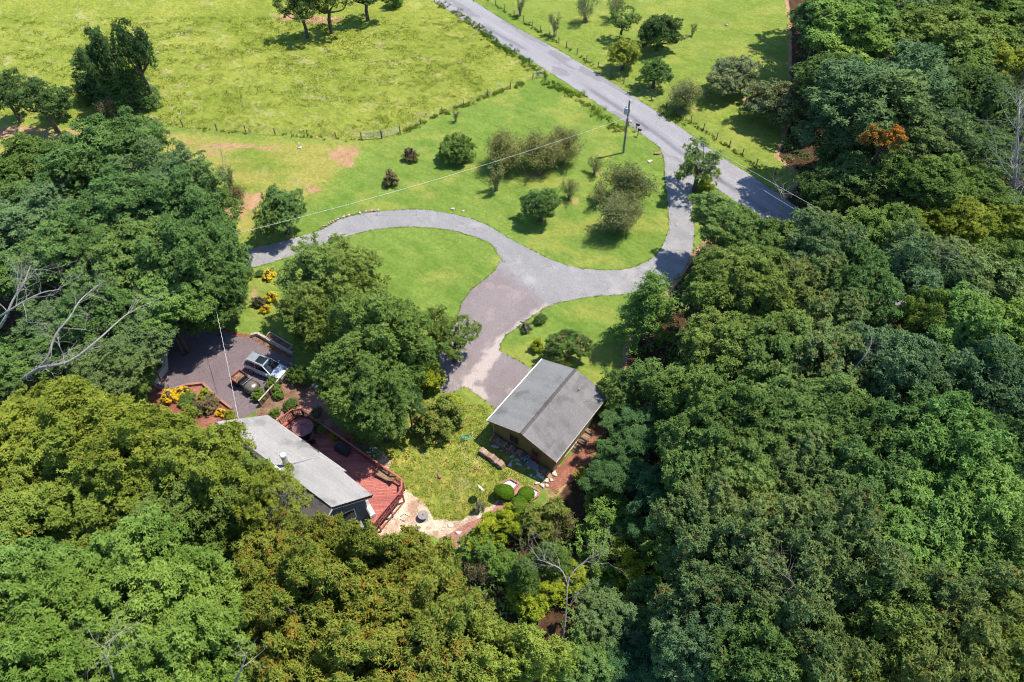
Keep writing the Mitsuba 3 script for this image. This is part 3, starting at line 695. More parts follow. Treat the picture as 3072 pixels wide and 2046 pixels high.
def boards(root, poly, z, bd, pitch, mats, name='board', gap=0.014, th=0.035):
    bn = np.array([-bd[1], bd[0]]); c = np.array(poly.centroid.coords[0])
    ks = [(np.array(q) - c) @ bn for q in poly.exterior.coords]
    k0, k1 = int(min(ks) / pitch) - 1, int(max(ks) / pitch) + 1
    rg = np.random.default_rng(3)
    for k in range(k0, k1 + 1):
        s0 = c + bn * (k * pitch + gap / 2); s1 = c + bn * ((k + 1) * pitch - gap / 2)
        st = sg.Polygon([s0 - bd * 40, s0 + bd * 40, s1 + bd * 40, s1 - bd * 40]).intersection(poly)
        for g in getattr(st, 'geoms', [st]):
            if g.is_empty or g.geom_type != 'Polygon' or g.area < 0.03:
                continue
            part(root, name, prism(g, z - th, z + rg.normal(0, 0.002)), mats[int(rg.integers(0, len(mats)))])
boards(dk, floor_poly, ZF, bd, 0.150, DECKM)
part(dk, 'joist_frame', prism(floor_poly.buffer(-0.08), ZF - 0.26, ZF - 0.045), 'rail_red')
land_poly = sg.Polygon([land_a, rp[2], rp[1], rp[0], land_b, ]).buffer(0)
boards(dk, land_poly, ZF + 0.30, (rp[1] - rp[0]) / np.linalg.norm(rp[1] - rp[0]), 0.150, DECKM, 'landing_board')
part(dk, 'landing_frame', prism(land_poly.buffer(-0.04), ZF + 0.02, ZF + 0.255), 'rail_red')
BAL = 0
for k in range(len(rp) - 1):
    a, b = rp[k], rp[k + 1]; L = np.linalg.norm(b - a); d = (b - a) / L
    zt, zf = (ZR + 0.22, ZF + 0.30) if k < 2 else (ZR, ZF)
    part(dk, 'top_rail', beam(np.r_[a - d * 0.04, zt], np.r_[b + d * 0.04, zt], 0.15, 0.045), DECKM[k % 4] if k > 2 else 'rail_red')
    part(dk, 'lower_rail', beam(np.r_[a, zf + 0.12], np.r_[b, zf + 0.12], 0.05, 0.08), 'rail_red')
    part(dk, 'lower_rail', beam(np.r_[a, zt - 0.09], np.r_[b, zt - 0.09], 0.045, 0.08), 'rail_red')
    npost = max(1, int(round(L / 1.9)))
    for j in range(npost + (k == len(rp) - 2)):
        q = a + d * L * j / npost
        foot = float(hgt(q[0], q[1])) - 0.3
        part(dk, 'post', box((q[0], q[1], (zt - 0.03 + foot) / 2), (0.11, 0.11, zt - 0.03 - foot), math.atan2(d[1], d[0])), 'rail_red')
    nb = int(L / 0.165)
    n = np.array([-d[1], d[0]]) * 0.05
    for j in range(nb):
        q = a + d * L * (j + 0.5) / nb + n
        part(dk, 'baluster', beam(np.r_[q, zf + 0.03], np.r_[q, zt - 0.05], 0.04, 0.04, up=(d[0], d[1], 0)), 'rail_red')
    part(dk, 'rim_board', beam(np.r_[a - np.array([-d[1], d[0]]) * 0.02, zf - 0.16], np.r_[b - np.array([-d[1], d[0]]) * 0.02, zf - 0.16], 0.05, 0.26), 'rail_red')
part(dk, 'brace', beam(np.r_[rp[6], -0.95], np.r_[rp[7], -0.95], 0.09, 0.12), 'rail_red')

# furniture on the deck
mat('tan_fabric', var([0.30, 0.185, 0.105], 0.15, 5.0), 0.85)
mat('plum_fabric', var([0.33, 0.16, 0.17], 0.2, 3.0), 0.85)
mat('white_fabric', var([0.62, 0.60, 0.57], 0.15, 5.0), 0.85)
a, b = gp(1134, 1415, ZF + .35), gp(1181, 1440, ZF + .35)
c = (a + b) / 2; c[2] = ZF; y_ = math.atan2(b[1] - a[1], b[0] - a[0])
lo = thing('chaise_lounge', 'tan chaise lounge standing against the sunlit deck railing', 'chaise lounge')
def L_(m): return xf(m, c, y_)
part(lo, 'seat', L_(cbox((-0.25, 0, 0.36), (1.35, 0.68, 0.07), 0, 0.03)), 'tan_fabric')
part(lo, 'backrest', L_(hull([[x, y, z + o] for x, z in ((0.42, 0.37), (1.02, 0.72)) for y in (-.34, .34) for o in (-.035, .035)])), 'tan_fabric')
for x in (-0.8, 0.3):
    for y in (-.3, .3):
        part(lo, 'leg', L_(box((x, y, 0.17), (0.05, 0.05, 0.34))), 'steel')
for y in (-.36, .36):
    part(lo, 'frame', L_(box((-0.25, y, 0.34), (1.4, 0.03, 0.05))), 'steel')
um = thing('table_umbrella', 'dusky plum table umbrella open in the shade at the upper end of the deck', 'umbrella')
uc = gp(912, 1292, ZF + 1.2); uc[2] = ZF
apex = uc + [0, 0, 2.25]
ring = [uc + [1.05 * math.cos(t), 1.05 * math.sin(t), 1.75] for t in np.arange(8) * math.pi / 4 + .2]
for k in range(8):
    g = trimesh.Trimesh(np.array([apex, ring[k], ring[(k + 1) % 8], apex - [0, 0, .02], ring[k] - [0, 0, .02], ring[(k + 1) % 8] - [0, 0, .02]]), [[0, 1, 2], [3, 5, 4], [1, 4, 5], [1, 5, 2]], process=False)
    part(um, 'canopy_panel', g, 'plum_fabric')
    part(um, 'rib', rod(apex + [0, 0, .01], ring[k] + [0, 0, .01], 0.018, 5), 'rail_red')
part(um, 'pole', rod(uc, apex + [0, 0, .12], 0.028, 8), 'brown_trim')
part(um, 'base', lathe([[0, 0], [.28, 0], [.28, .06], [.06, .1], [0, .1]], 16, uc), 'black_mat')
tb = thing('patio_table', 'round dark patio table under the plum umbrella', 'table')
part(tb, 'top', lathe([[.05, .70], [.62, .70], [.62, .735], [.05, .735]], 24, uc), 'black_mat')
for t in np.arange(4) * math.pi / 2 + .5:
    part(tb, 'leg', rod(uc + [.5 * math.cos(t), .5 * math.sin(t), 0], uc + [.45 * math.cos(t), .45 * math.sin(t), .7], 0.022, 6), 'black_mat')
for k, (dx, dy, lb) in enumerate([(-1.0, -.35, 'dark patio chair between the umbrella and the house roof edge'), (.75, -.75, 'dark patio chair on the near side of the plum umbrella'), (.9, .55, 'dark patio chair on the railing side of the plum umbrella')]):
    q = uc + [dx, dy, 0]; ya = math.atan2(-dy, -dx)
    ch = thing('patio_chair', lb, 'chair', 'patio chairs around the umbrella table')
    part(ch, 'seat', xf(cbox((0, 0, .43), (.5, .52, .06), 0, .02), q, ya), 'black_mat')
    part(ch, 'backrest', xf(hull([[x, y, z] for x, z in ((-.25, .43), (-.21, .43), (-.36, .95), (-.32, .95)) for y in (-.25, .25)]), q, ya), 'black_mat')
    for x in (-.22, .22):
        for y in (-.22, .22):
            part(ch, 'leg', xf(box((x, y, .2), (.035, .035, .4)), q, ya), 'black_mat')
    for y in (-.27, .27):
        part(ch, 'armrest', xf(box((0, y, .64), (.46, .05, .03)), q, ya), 'black_mat')
gr = thing('covered_grill', 'long grill under a dark slate cover near the middle of the deck railing', 'grill')
gc = gp(1027, 1347, ZF + .55); gc[2] = ZF
part(gr, 'cover', xf(hull([[x * s, y * s2, z] for x in (-.72, .72) for y in (-.34, .34) for z, s, s2 in ((.12, 1.0, 1.0), (.75, .98, .95), (.98, .82, .55))]), gc, y_), mat('slate_cover', var([0.040, 0.052, 0.058], .2, 3), .7))
for x in (-.6, .6):
    part(gr, 'wheel', xf(tube([(x, -.28, .08), (x, -.22, .08)], .08, 12), gc, y_), 'rubber')
wl = thing('covered_lounge', 'whitish covered lounge seat against the house at the lower end of the deck', 'seat')
a, b = gp(1103, 1518, ZF + .3), gp(1119, 1547, ZF + .3)
c = (a + b) / 2; c[2] = ZF; y2 = math.atan2(b[1] - a[1], b[0] - a[0])
part(wl, 'cover', xf(hull([[x * s, y * s, z + .05 * x] for x in (-.65, -.2, .6) for y in (-.27, .27) for z, s in ((.08, 1), (.42, .95), (.55, .6))]), c, y2), 'white_fabric')
part(wl, 'backrest', xf(hull([[x, y, z] for x, z in ((-.70, .3), (-.55, .3), (-.85, .8), (-.75, .85)) for y in (-.25, .25)]), c, y2), 'white_fabric')
gd = thing('plank_landing', 'small weathered grey plank landing below the end wall of the house', 'deck')
lp = sg.Polygon(gps([(1026, 1558), (1098, 1530), (1112, 1570), (1075, 1600), (1030, 1600)], -0.75)[:, :2])
gdir = (gp(1098, 1535, -.75) - gp(1060, 1570, -.75))[:2]; gdir /= np.linalg.norm(gdir)
boards(gd, lp, -0.75, gdir, 0.15, ['grey_wood', 'timber_pale'])
part(gd, 'frame', prism(lp.buffer(-.05), -1.35, -0.80), 'post_wood')

# ------------------------------------------------------------------ walls, edging and fence of the parking court
def timber_run(name, label, pts, h, w, m, cat_='edging', z=0.0, piece=2.2, layers=1):
    root = thing(name, label, cat_)
    for k in range(len(pts) - 1):
        a, b = gp(*pts[k])[:2], gp(*pts[k + 1])[:2]; L = np.linalg.norm(b - a); d = (b - a) / L
        n = max(1, int(round(L / piece)))
        for ly in range(layers):
            hh = h / layers
            for j in range(n):
                s, e = a + d * (L * j / n + 0.006), a + d * (L * (j + 1) / n - 0.006)
                zz = z + hh * (ly + .5) + rng.normal(0, .004)
                part(root, 'timber', beam(np.r_[s, zz + float(hgt(*s))], np.r_[e, zz + float(hgt(*e))], w + rng.normal(0, .006), hh - .008), m)
    return root
timber_run('retaining_wall', 'cream block retaining wall on the left edge of the parking court', [(480, 1020), (497, 1046), (500, 1112), (464, 1156)], 0.85, 0.35, 'stucco', 'wall', -.05, 1.2, 2)
timber_run('timber_edging', 'pinkish timber edging along the lower edge of the parking court', [(530, 1168), (563, 1158), (611, 1153), (646, 1190), (698, 1230)], 0.32, 0.24, 'timber_pink', layers=2)
timber_run('timber_edging', 'low reddish timber edging at the lower left corner of the parking court', [(466, 1158), (490, 1170)], 0.22, 0.2, 'timber_pink')
timber_run('timber_edging', 'pale timber wall along the upper right of the parking court above the silver car', [(755, 1011), (775, 1006), (822, 1033), (880, 1066)], 0.45, 0.24, 'timber_pale', layers=2)
pl = thing('planter_box', 'pale timber planter bed full of brown leaves behind the silver car', 'planter')
pts = gps([(800, 1018), (812, 1003), (880, 1043), (866, 1056)])
for k in range(4):
    part(pl, 'board', beam(pts[k] + [0, 0, .22], pts[(k + 1) % 4] + [0, 0, .22], .12, .4), 'timber_pale')
part(pl, 'soil', prism(sg.Polygon(pts[:, :2]).buffer(-.06), 0.02, 0.33), 'bark_mulch_mat')
fe = thing('board_fence', 'dark wooden board fence between the parking court and the entry garden', 'fence')
a, b = gp(875, 1118, 0)[:2], gp(783, 1219, 0)[:2]; L = np.linalg.norm(b - a); d = (b - a) / L
for j in range(int(L / .16)):
    s = a + d * (.16 * j + .08)
    part(fe, 'board', box((s[0], s[1], .45), (.145, .025, .86), math.atan2(d[1], d[0])), 'rail_red' if 14 < j < 19 else 'post_wood')
part(fe, 'top_rail', beam(np.r_[a, .93], np.r_[b, .93], .14, .05), 'timber_pale')
for j in range(4):
    s = a + d * L * j / 3
    part(fe, 'post', box((s[0] - d[1] * .07, s[1] + d[0] * .07, .48), (.1, .1, .96), math.atan2(d[1], d[0])), 'post_wood')
pb_ = thing('picnic_bench', 'weathered grey bench with slats in the shaded entry garden', 'bench')
q0 = gp(955, 1160, .5); q0[2] = 0
for k in range(4):
    part(pb_, 'slat', xf(box((0, -.25 + .16 * k, .45), (1.5, .13, .04)), q0, -.6), 'grey_wood')
for x in (-.6, .6):
    part(pb_, 'leg', xf(box((x, 0, .215), (.08, .55, .43)), q0, -.6), 'grey_wood')
# raised brick beds with white gravel beside the clipped hedges
def brick_bed(label, px, fillpx):
    root = thing('planter_bed', label, 'planter')
    p = gps(px)
    for k in range(len(p)):
        a, b = p[k], p[(k + 1) % len(p)]
        L = np.linalg.norm(b - a); n = max(1, int(L / .26)); d = (b - a) / L
        for j in range(n):
            s, e = a + d * (L * j / n + .006), a + d * (L * (j + 1) / n - .006)
            part(root, 'brick', beam(s + [0, 0, .14 + rng.normal(0, .006)], e + [0, 0, .14], .16, .34), 'timber_pink')
    c = p.mean(0)
    part(root, 'gravel', prism(sg.Polygon(p[:, :2]).buffer(-.07), c[2] - .2, c[2] + .19), 'white_gravel')
brick_bed('left raised brick bed with white gravel beside a round hedge', [(1501, 1455), (1531, 1440), (1556, 1454), (1512, 1508), (1488, 1490)], None)
brick_bed('right raised brick bed with white gravel beside two round hedges', [(1578, 1468), (1590, 1462), (1618, 1478), (1612, 1492), (1568, 1520), (1545, 1510)], None)
# cable spool, dish on its post, small things on the sandy path
sp = thing('cable_spool', 'weathered round wooden cable spool lying on the sandy path', 'spool')
q = gp(1270, 1553)
part(sp, 'flange', lathe([[.07, .50], [.46, .50], [.46, .56], [.07, .56]], 28, q), 'grey_wood', smooth=30)
part(sp, 'flange', lathe([[.07, .0], [.46, .0], [.46, .06], [.07, .06]], 28, q), 'grey_wood', smooth=30)
part(sp, 'drum', lathe([[.07, .06], [.25, .06], [.25, .50], [.07, .50]], 20, q), 'post_wood', smooth=30)
ds = thing('dish_antenna', 'pale round dish on a thin post in the yard near the clipped hedges', 'satellite dish')
q = gp(1441, 1489); top = q + [0, 0, 1.35]
part(ds, 'post', rod(q, top, .035, 8), 'black_mat')
tilt = trimesh.geometry.align_vectors([0, 0, 1], np.array([.71, .53, .46]) / np.linalg.norm([.71, .53, .46]))
dm = lathe([[0, .02], [.2, .035], [.36, .09], [.40, .12], [.40, .09], [.36, .06], [.2, .005], [0, -.01]], 28); dm.apply_transform(tilt); dm.apply_translation(top + [0, 0, .1])
part(ds, 'dish', dm, 'white_trim', smooth=30)
arm = rod((0, .0, .05), (0, -.32, .42), .015, 6); arm.apply_transform(tilt); arm.apply_translation(top + [0, 0, .1])
part(ds, 'arm', arm, 'black_mat')
for k, (px, py, r, m, lb) in enumerate([(1472, 1540, .24, 2, 'whitish stone where the sandy path meets the brick path'), (1352, 1577, .28, 2, 'flat white stone slab on the sandy path'), (1376, 1598, .34, 2, 'pale broken stone between two brick patches'), (1383, 1626, .22, 0, 'grey white stone at the foot of the brick path'),
                                       (1214, 1560, .14, 1, 'small dark stone on the sandy path below the deck'), (1184, 1538, .15, 1, 'dark scrap of stone beside the deck corner shadow'), (1330, 1590, .18, 0, 'small grey stone at the edge of the sandy path')]):
    put(thing('rock', lb, 'rock'), slab_stone(gp(px, py), r, .09, 500 + k), STONEM[m])
for k, (p0, p1, lb) in enumerate([((1200, 1551), (1212, 1543), 'grey stick lying on the pale sand'), ((1213, 1542), (1230, 1551), 'bent dry stick on the sand right of the deck'), ((1200, 1558), (1214, 1566), 'reddish stick on the sand near the deck corner')]):
    put(thing('stick', lb, 'stick'), rod(gp(*p0) + [0, 0, .05], gp(*p1) + [0, 0, .03], .03, 5), LOGM[k])

# ------------------------------------------------------------------ pasture fences
def fence(name, label, px, every=None, h=1.15, extra=0):
    root = thing(name, label, 'fence')
    P = gps(px)
    for q in P:
        t = rng.normal(0, .03, 2)
        part(root, 'post', tube([q - [0, 0, .2], q + [t[0], t[1], h]], [.075, .065], 6), 'post_wood')
    for z in (.35, .7, 1.05):
        part(root, 'wire', cat([rod(P[k] + [0, 0, z], P[k + 1] + [0, 0, z], .011, 4) for k in range(len(P) - 1)]), 'fence_wire')
    return root
FA = [(1598, 238), (1531, 266), (1462, 288), (1391, 318), (1326, 342), (1262, 373), (1201, 399)]
FA2 = [(1084, 418), (1009, 416), (923, 410), (826, 405), (738, 397), (651, 392), (549, 380), (450, 370), (350, 362)]
FB = [(1304, 3), (1375, 42), (1439, 88), (1489, 131), (1544, 163), (1589, 191), (1635, 231)]
FCN = [(1440, -12), (1463, 2), (1487, 17), (1513, 33), (1542, 50), (1570, 65), (1596, 83), (1621, 96), (1647, 113), (1676, 131), (1699, 144), (1731, 163), (1760, 185), (1793, 205), (1832, 228), (1871, 252), (1912, 276), (1954, 300), (1998, 323), (2038, 350), (2072, 368),
      (2109, 392), (2149, 418), (2187, 442), (2226, 467), (2268, 498), (2324, 524)]
fence('wire_fence', 'wire fence with dark posts between the pasture and the green lawn', FA)
fence('wire_fence', 'wire fence with dark posts between the pasture and the yellowish mown grass at left', FA2)
fence('wire_fence', 'weedy wire fence along the pasture side of the road', FB)
fence('wire_fence', 'long wire fence along the far side of the road beside the orchard lawn', FCN)
def gate(label, a, b, h=1.15):
    root = thing('farm_gate', label, 'gate')
    a, b = gp(*a), gp(*b)
    for z in (.25, .48, .71, .94, 1.15):
        part(root, 'rail', rod(a + [0, 0, z], b + [0, 0, z], .024, 6), 'zinc')
    for t in (0, .5, 1):
        q = a * (1 - t) + b * t
        part(root, 'upright', rod(q + [0, 0, .25], q + [0, 0, 1.15], .024, 6), 'zinc')
gate('left leaf of the pale metal farm gate in the pasture fence', (1087, 418), (1144, 415))
gate('right leaf of the pale metal farm gate in the pasture fence', (1148, 415), (1199, 400))
gate('short pale metal gate at the corner of the pasture beside the road', (1601, 237), (1633, 230))
ps = thing('gate_post', 'dark post between the two leaves of the metal farm gate', 'post')
put(ps, tube([gp(1146, 415), gp(1146, 415) + [0, 0, 1.3]], .1, 8), 'post_wood')

# ------------------------------------------------------------------ utility poles, wires, letter boxes
up = thing('utility_pole', 'wooden utility pole with a transformer standing on the lawn beside the road', 'utility pole')
ub = gp(1870, 458); ut = ub + [-0.1, 0.1, 8.0]
part(up, 'pole', tube([ub - [0, 0, .3], ut], [.165, .115], 10), 'pole_wood', smooth=40)
tk = ub + [-.45, -.05, 6.15]
tr = part(up, 'transformer', lathe([[0, 0], [.24, 0], [.26, .03], [.26, .85], [.28, .87], [.28, .91], [.10, .98], [0, .98]], 20, tk), mat('tank_grey', [0.50, 0.55, 0.60], .4), smooth=35)
part(tr, 'bushing', cat([lathe([[0, 0], [.045, 0], [.06, .05], [.04, .1], [.06, .15], [.03, .22], [0, .22]], 10, tk + [0, y, .96]) for y in (-.1, .1)]), 'white_trim')
part(tr, 'bracket', beam(tk + [.2, 0, .45], tk + [.55, .05, .45], .08, .5), 'steel')
part(up, 'insulator', lathe([[0, 0], [.05, 0], [.07, .08], [.04, .15], [.06, .2], [0, .24]], 10, ut), 'white_trim')
part(up, 'meter_box', cbox(ub + [.42, -.1, 4.95], (.28, .2, .34), 0, .03), 'white_trim')
part(up, 'arm', rod(ut + [0, 0, -.25], ut + [.5, -.1, -.1], .02, 6), 'steel')
def cable(name, label, pts, r, sag, m='wire_mat'):
    out = []
    for a, b, s in zip(pts[:-1], pts[1:], sag):
        t = np.linspace(0, 1, 22)[:, None]
        q = a * (1 - t) + b * t; q[:, 2] -= (4 * s * t * (1 - t))[:, 0]; out.append(q if not out else q[1:])
    put(thing(name, label, 'wire'), tube(np.vstack(out), r, 5), m)
p2 = gp(668, 872); p2t = p2 + [0, 0, 7.4]
up2 = thing('utility_pole', 'second utility pole hidden among the oaks above the parking court', 'utility pole')
part(up2, 'pole', tube([p2, p2t + [0, 0, .3]], [.15, .11], 10), 'pole_wood', smooth=40)
cable('service_wire', 'pale service wire sagging from the transformer pole over the lawn to the oaks', [ub + [.33, .05, 5.75], p2t], .022, [.9])
cable('service_wire', 'pale service wire crossing the parking court to the house roof', [p2t, gp(715, 1256, 3.6)], .022, [.35])
far = gp(2530, 657, 7.0)
dwr = far - ut; 
cable('power_line', 'grey power line running from the pole top above the road into the right wood', [ut + [0, 0, .2], far + dwr * .6], .02, [.5])
cable('power_line', 'lower grey line crossing the bare white bush at the wood edge', [gp(2290, 570, 6.0), gp(2440, 655, 6.0) + (gp(2440, 655, 6.0) - gp(2290, 570, 6.0)) * 1.2], .02, [.2])
for k, (px, py, lb) in enumerate([(1908, 393, 'left of the two dark letter boxes by the road'), (1913, 408, 'right of the two dark letter boxes by the road')]):
    mb = thing('letter_box', lb, 'mailbox')
    q = gp(px, py); ya = math.radians(-36)
    part(mb, 'post', xf(box((0, 0, .5), (.1, .1, 1.0)), q, ya), 'post_wood')
    part(mb, 'arm', xf(box((.1, 0, .96), (.5, .1, .06)), q, ya), 'timber_pale')
    bx_ = trimesh.creation.extrude_polygon(sg.Polygon([(-.11, 0), (.11, 0), (.11, .14)] + [(.11 * math.cos(t), .14 + .11 * math.sin(t)) for t in np.linspace(.1, math.pi - .1, 8)] + [(-.11, .14)]), .55, engine='earcut')
    bx_.apply_transform(trimesh.transformations.rotation_matrix(math.pi / 2, [1, 0, 0])); bx_.apply_translation([0, .27, 0])
    bx_ = xf(bx_, (0.15, 0, 1.0), math.pi / 2)
    part(mb, 'box', xf(bx_, q, ya), 'black_mat')
    part(mb, 'flag', xf(box((.3, .13, 1.2), (.04, .01, .2)), q, ya), 'red_door')
pd = thing('pedestal_box', 'small dark utility pedestal in the grass by the road behind the pole', 'utility box')
put(pd, cbox(gp(1882, 380) + [0, 0, .45], (.3, .25, .95), .4, .04), 'tan_fabric')
gw = thing('guy_wire_guard', 'thin pale guy wire guard slanting out of the grass right of the utility pole', 'guy wire')
put(gw, rod(gp(1906, 446), gp(1906, 446) + [-.25, .0, 1.35], .03, 6), 'zinc')
gw = thing('tree_stake', 'pale stake leaning beside the small grey shrub at the tip of the pole shadow', 'stake')
put(gw, rod(gp(1781, 490), gp(1781, 490) + [.5, .1, 1.5], .045, 6), 'zinc')
rt = thing('sign_post', 'white marker post on the grass verge between pasture fence and road', 'post')
put(rt, tube([gp(1376, 50), gp(1376, 50) + [0, 0, 1.1]], .06, 6), 'white_trim')
put(thing('rock', 'pinkish stone heap on the lawn near the mouth of the driveway', 'rock'), cat([slab_stone(gp(1964, 463) + [.2 * k, .1 * (k % 2), 0], .28, .25, 600 + k) for k in range(4)]), 'timber_pink')
put(thing('rock', 'pale boulder in the lawn below the pinkish stone heap', 'rock'), slab_stone(gp(1951, 485), .38, .12, 620), STONEM[2])
put(thing('rock', 'white stone at the upper edge of the curving driveway', 'rock'), slab_stone(gp(1358, 629), .28, .16, 621), STONEM[2])
put(thing('rock', 'smaller white stone beside the drive right of the first', 'rock'), slab_stone(gp(1390, 634), .2, .12, 622), STONEM[2])
put(thing('rock', 'dark lone stone in the orchard lawn near the top', 'rock'), slab_stone(gp(2178, 78), .3, .25, 623), STONEM[1])
pp = thing('standpipe', 'small white standpipe on the yellowish grass below the pasture fence', 'pipe')
part(pp, 'pipe', tube([gp(900, 443), gp(900, 443) + [0, 0, .8]], .09, 8), 'white_trim')
part(pp, 'base', cbox(gp(900, 443) + [0, -.1, .08], (.45, .35, .2), .2, .03), 'white_trim')
mk = thing('bucket', 'small white bucket far out in the pasture', 'bucket')
put(mk, lathe([[0, 0], [.14, 0], [.18, .36], [.15, .36], [.12, .03], [0, .03]], 12, gp(476, 161)), 'white_trim')
# slim stones lining the upper edge of the drive
root = numbered('drive_stones'); labels[root] = {'kind': 'structure', 'label': 'line of small brown stones along the upper edge of the drive'}
ln = fine(gps([(963, 687), (1022, 655), (1080, 640), (1133, 632)], 0)[:, :2], .42)
for k, q in enumerate(ln):
    part(root, 'stone', slab_stone([q[0], q[1] + .12 + rng.normal(0, .05), 0], .2, .14, 700 + k, rng.uniform(0, 6)), STONEM[k % 3] if k % 2 else 'timber_pink')

# ------------------------------------------------------------------ the car and the utility cart
mat('silver_paint', [0.66, 0.72, 0.80], 0.28, 0.6, clearcoat=0.8, clearcoat_gloss=0.9)
mat('grey_cladding', [0.06, 0.06, 0.062], 0.6)
mat('lamp_glass', [0.75, 0.77, 0.80], 0.08, spec=0.7)
mat('tail_red', [0.45, 0.03, 0.025], 0.15, spec=0.6)
def loft(secs, close=True):
    """rings of equal point count joined into a skin, ends capped"""
    n = len(secs[0]); v = np.vstack(secs); f = []
    for k in range(len(secs) - 1):
        for j in range(n):
            a, b = k * n + j, k * n + (j + 1) % n
            f += [[a, b, b + n], [a, b + n, a + n]]
    c0 = len(v); v = np.vstack([v, np.mean(secs[0], 0), np.mean(secs[-1], 0)]); o = (len(secs) - 1) * n
    for j in range(n):
        f += [[c0, (j + 1) % n, j], [c0 + 1, o + j, o + (j + 1) % n]]
    m = trimesh.Trimesh(v, f, process=False); m.fix_normals()
    return m
car = thing('car', 'silver sport utility car with a dark sunroof parked in the dappled court', 'car')
a, b = gp(742, 1080, .7), gp(857, 1128, .7)
cc = gp(799, 1100, .8); cc[2] = 0.016; cy = math.atan2(b[1] - a[1], b[0] - a[0])
def C(m): return xf(m, cc, cy)
def sect(x, w, zb, zs, zt, k=0.9):
    return np.array([[x, s * y, z] for s, y, z in ((1, w * .90, zb), (1, w, zb + .12), (1, w, zs), (1, w * .97, zs + (zt - zs) * .5), (1, w * k, zt), (0.0001, 0, zt + .03), (-1, w * k, zt), (-1, w * .97, zs + (zt - zs) * .5), (-1, w, zs), (-1, w, zb + .12), (-1, w * .90, zb))])
body = loft([sect(-2.32, .70, .42, .65, .85), sect(-2.25, .85, .32, .72, 1.02), sect(-1.9, .92, .27, .78, 1.07), sect(-.8, .93, .25, .78, 1.04), sect(.7, .93, .25, .76, 1.02), sect(1.15, .92, .25, .76, 1.00, .86), sect(1.9, .89, .27, .72, .90, .84), sect(2.22, .80, .30, .62, .78, .8), sect(2.34, .60, .38, .55, .66)])
part(car, 'body', C(body), 'silver_paint', smooth=40)
def gsec(x, w0, z0, w1, z1):
    return np.array([[x, w0, z0], [x, w1, z1], [x, -w1, z1], [x, -w0, z0]])
gh = hull(np.vstack([gsec(-2.12, .82, 1.03, .70, 1.05), gsec(-1.85, .84, 1.03, .64, 1.60), gsec(.28, .84, 1.0, .62, 1.62), gsec(1.18, .80, .98, .70, 1.0)]))
part(car, 'windows', C(gh), 'dark_glass', label='dark tinted windows all round')
rf = hull(np.vstack([gsec(-1.95, .66, 1.585, .62, 1.625), gsec(-.8, .655, 1.615, .60, 1.68), gsec(.30, .64, 1.60, .58, 1.645)]))
part(car, 'roof', C(rf), 'silver_paint')
part(car, 'sunroof', C(box((-.38, 0, 1.672), (1.0, .86, .03))), 'dark_glass')
for s in (-1, 1):
    part(car, 'roof_rail', C(tube([(-1.8, s * .60, 1.63), (-1.6, s * .60, 1.71), (.0, s * .585, 1.715), (.2, s * .58, 1.65)], .022, 6)), 'steel')
    for x0, z0, x1, z1, w0, w1 in ((.30, 1.61, 1.17, 1.0, .625, .795), (-.72, 1.62, -.72, 1.02, .63, .845), (-1.9, 1.60, -2.12, 1.04, .65, .83)):
        part(car, 'pillar', C(beam((x0, s * w0, z0), (x1, s * w1, z1), .07, .05, up=(0, 1, 0))), 'silver_paint')
    part(car, 'mirror', C(cbox((.92, s * 1.02, 1.08), (.16, .22, .15), 0, .04)), 'silver_paint')
    part(car, 'headlight', C(hull([(2.05, s * .80, .72), (2.05, s * .84, .60), (2.28, s * .52, .56), (2.25, s * .50, .70), (1.86, s * .87, .78), (2.18, s * .62, .77)])), 'lamp_glass')
    part(car, 'taillight', C(hull([(-2.27, s * .83, .80), (-2.27, s * .83, 1.05), (-2.10, s * .90, .82), (-2.10, s * .90, 1.04), (-2.31, s * .70, .85), (-2.31, s * .70, 1.0)])), 'tail_red')
    part(car, 'sill', C(box((0, s * .915, .30), (2.3, .06, .14))), 'grey_cladding')
    part(car, 'door_handle', C(box((.1, s * .945, .86), (.2, .03, .035))), 'steel')
    part(car, 'door_handle', C(box((-1.0, s * .945, .87), (.2, .03, .035))), 'steel')
    for x in (-1.38, 1.40):
        wk = part(car, 'wheel', C(tube([(x, s * .70, .35), (x, s * .95, .35)], .35, 20)), 'rubber', smooth=40)
        part(wk, 'rim', C(tube([(x, s * .945, .35), (x, s * .962, .35)], .24, 14)), 'steel')
        for j in range(5):
            t = j * 2 * math.pi / 5
            part(wk, 'spoke', C(beam((x, s * .968, .35), (x + .2 * math.cos(t), s * .968, .35 + .2 * math.sin(t)), .012, .05, up=(0, 1, 0))), 'steel')
part(car, 'grille', C(cbox((2.30, 0, .58), (.10, .80, .14), 0, .02)), 'black_mat')
for z in (.545, .60):
    part(car, 'grille_bar', C(box((2.355, 0, z), (.02, .74, .018))), 'steel')
part(car, 'front_bumper', C(cbox((2.28, 0, .38), (.16, 1.30, .14), 0, .04)), 'grey_cladding')
part(car, 'rear_bumper', C(cbox((-2.29, 0, .42), (.16, 1.50, .18), 0, .04)), 'grey_cladding')
for s in (-.35, .35):
    part(car, 'wiper', C(rod((1.22, s - .2, 1.02), (.98, s + .25, 1.17), .012, 5)), 'black_mat')

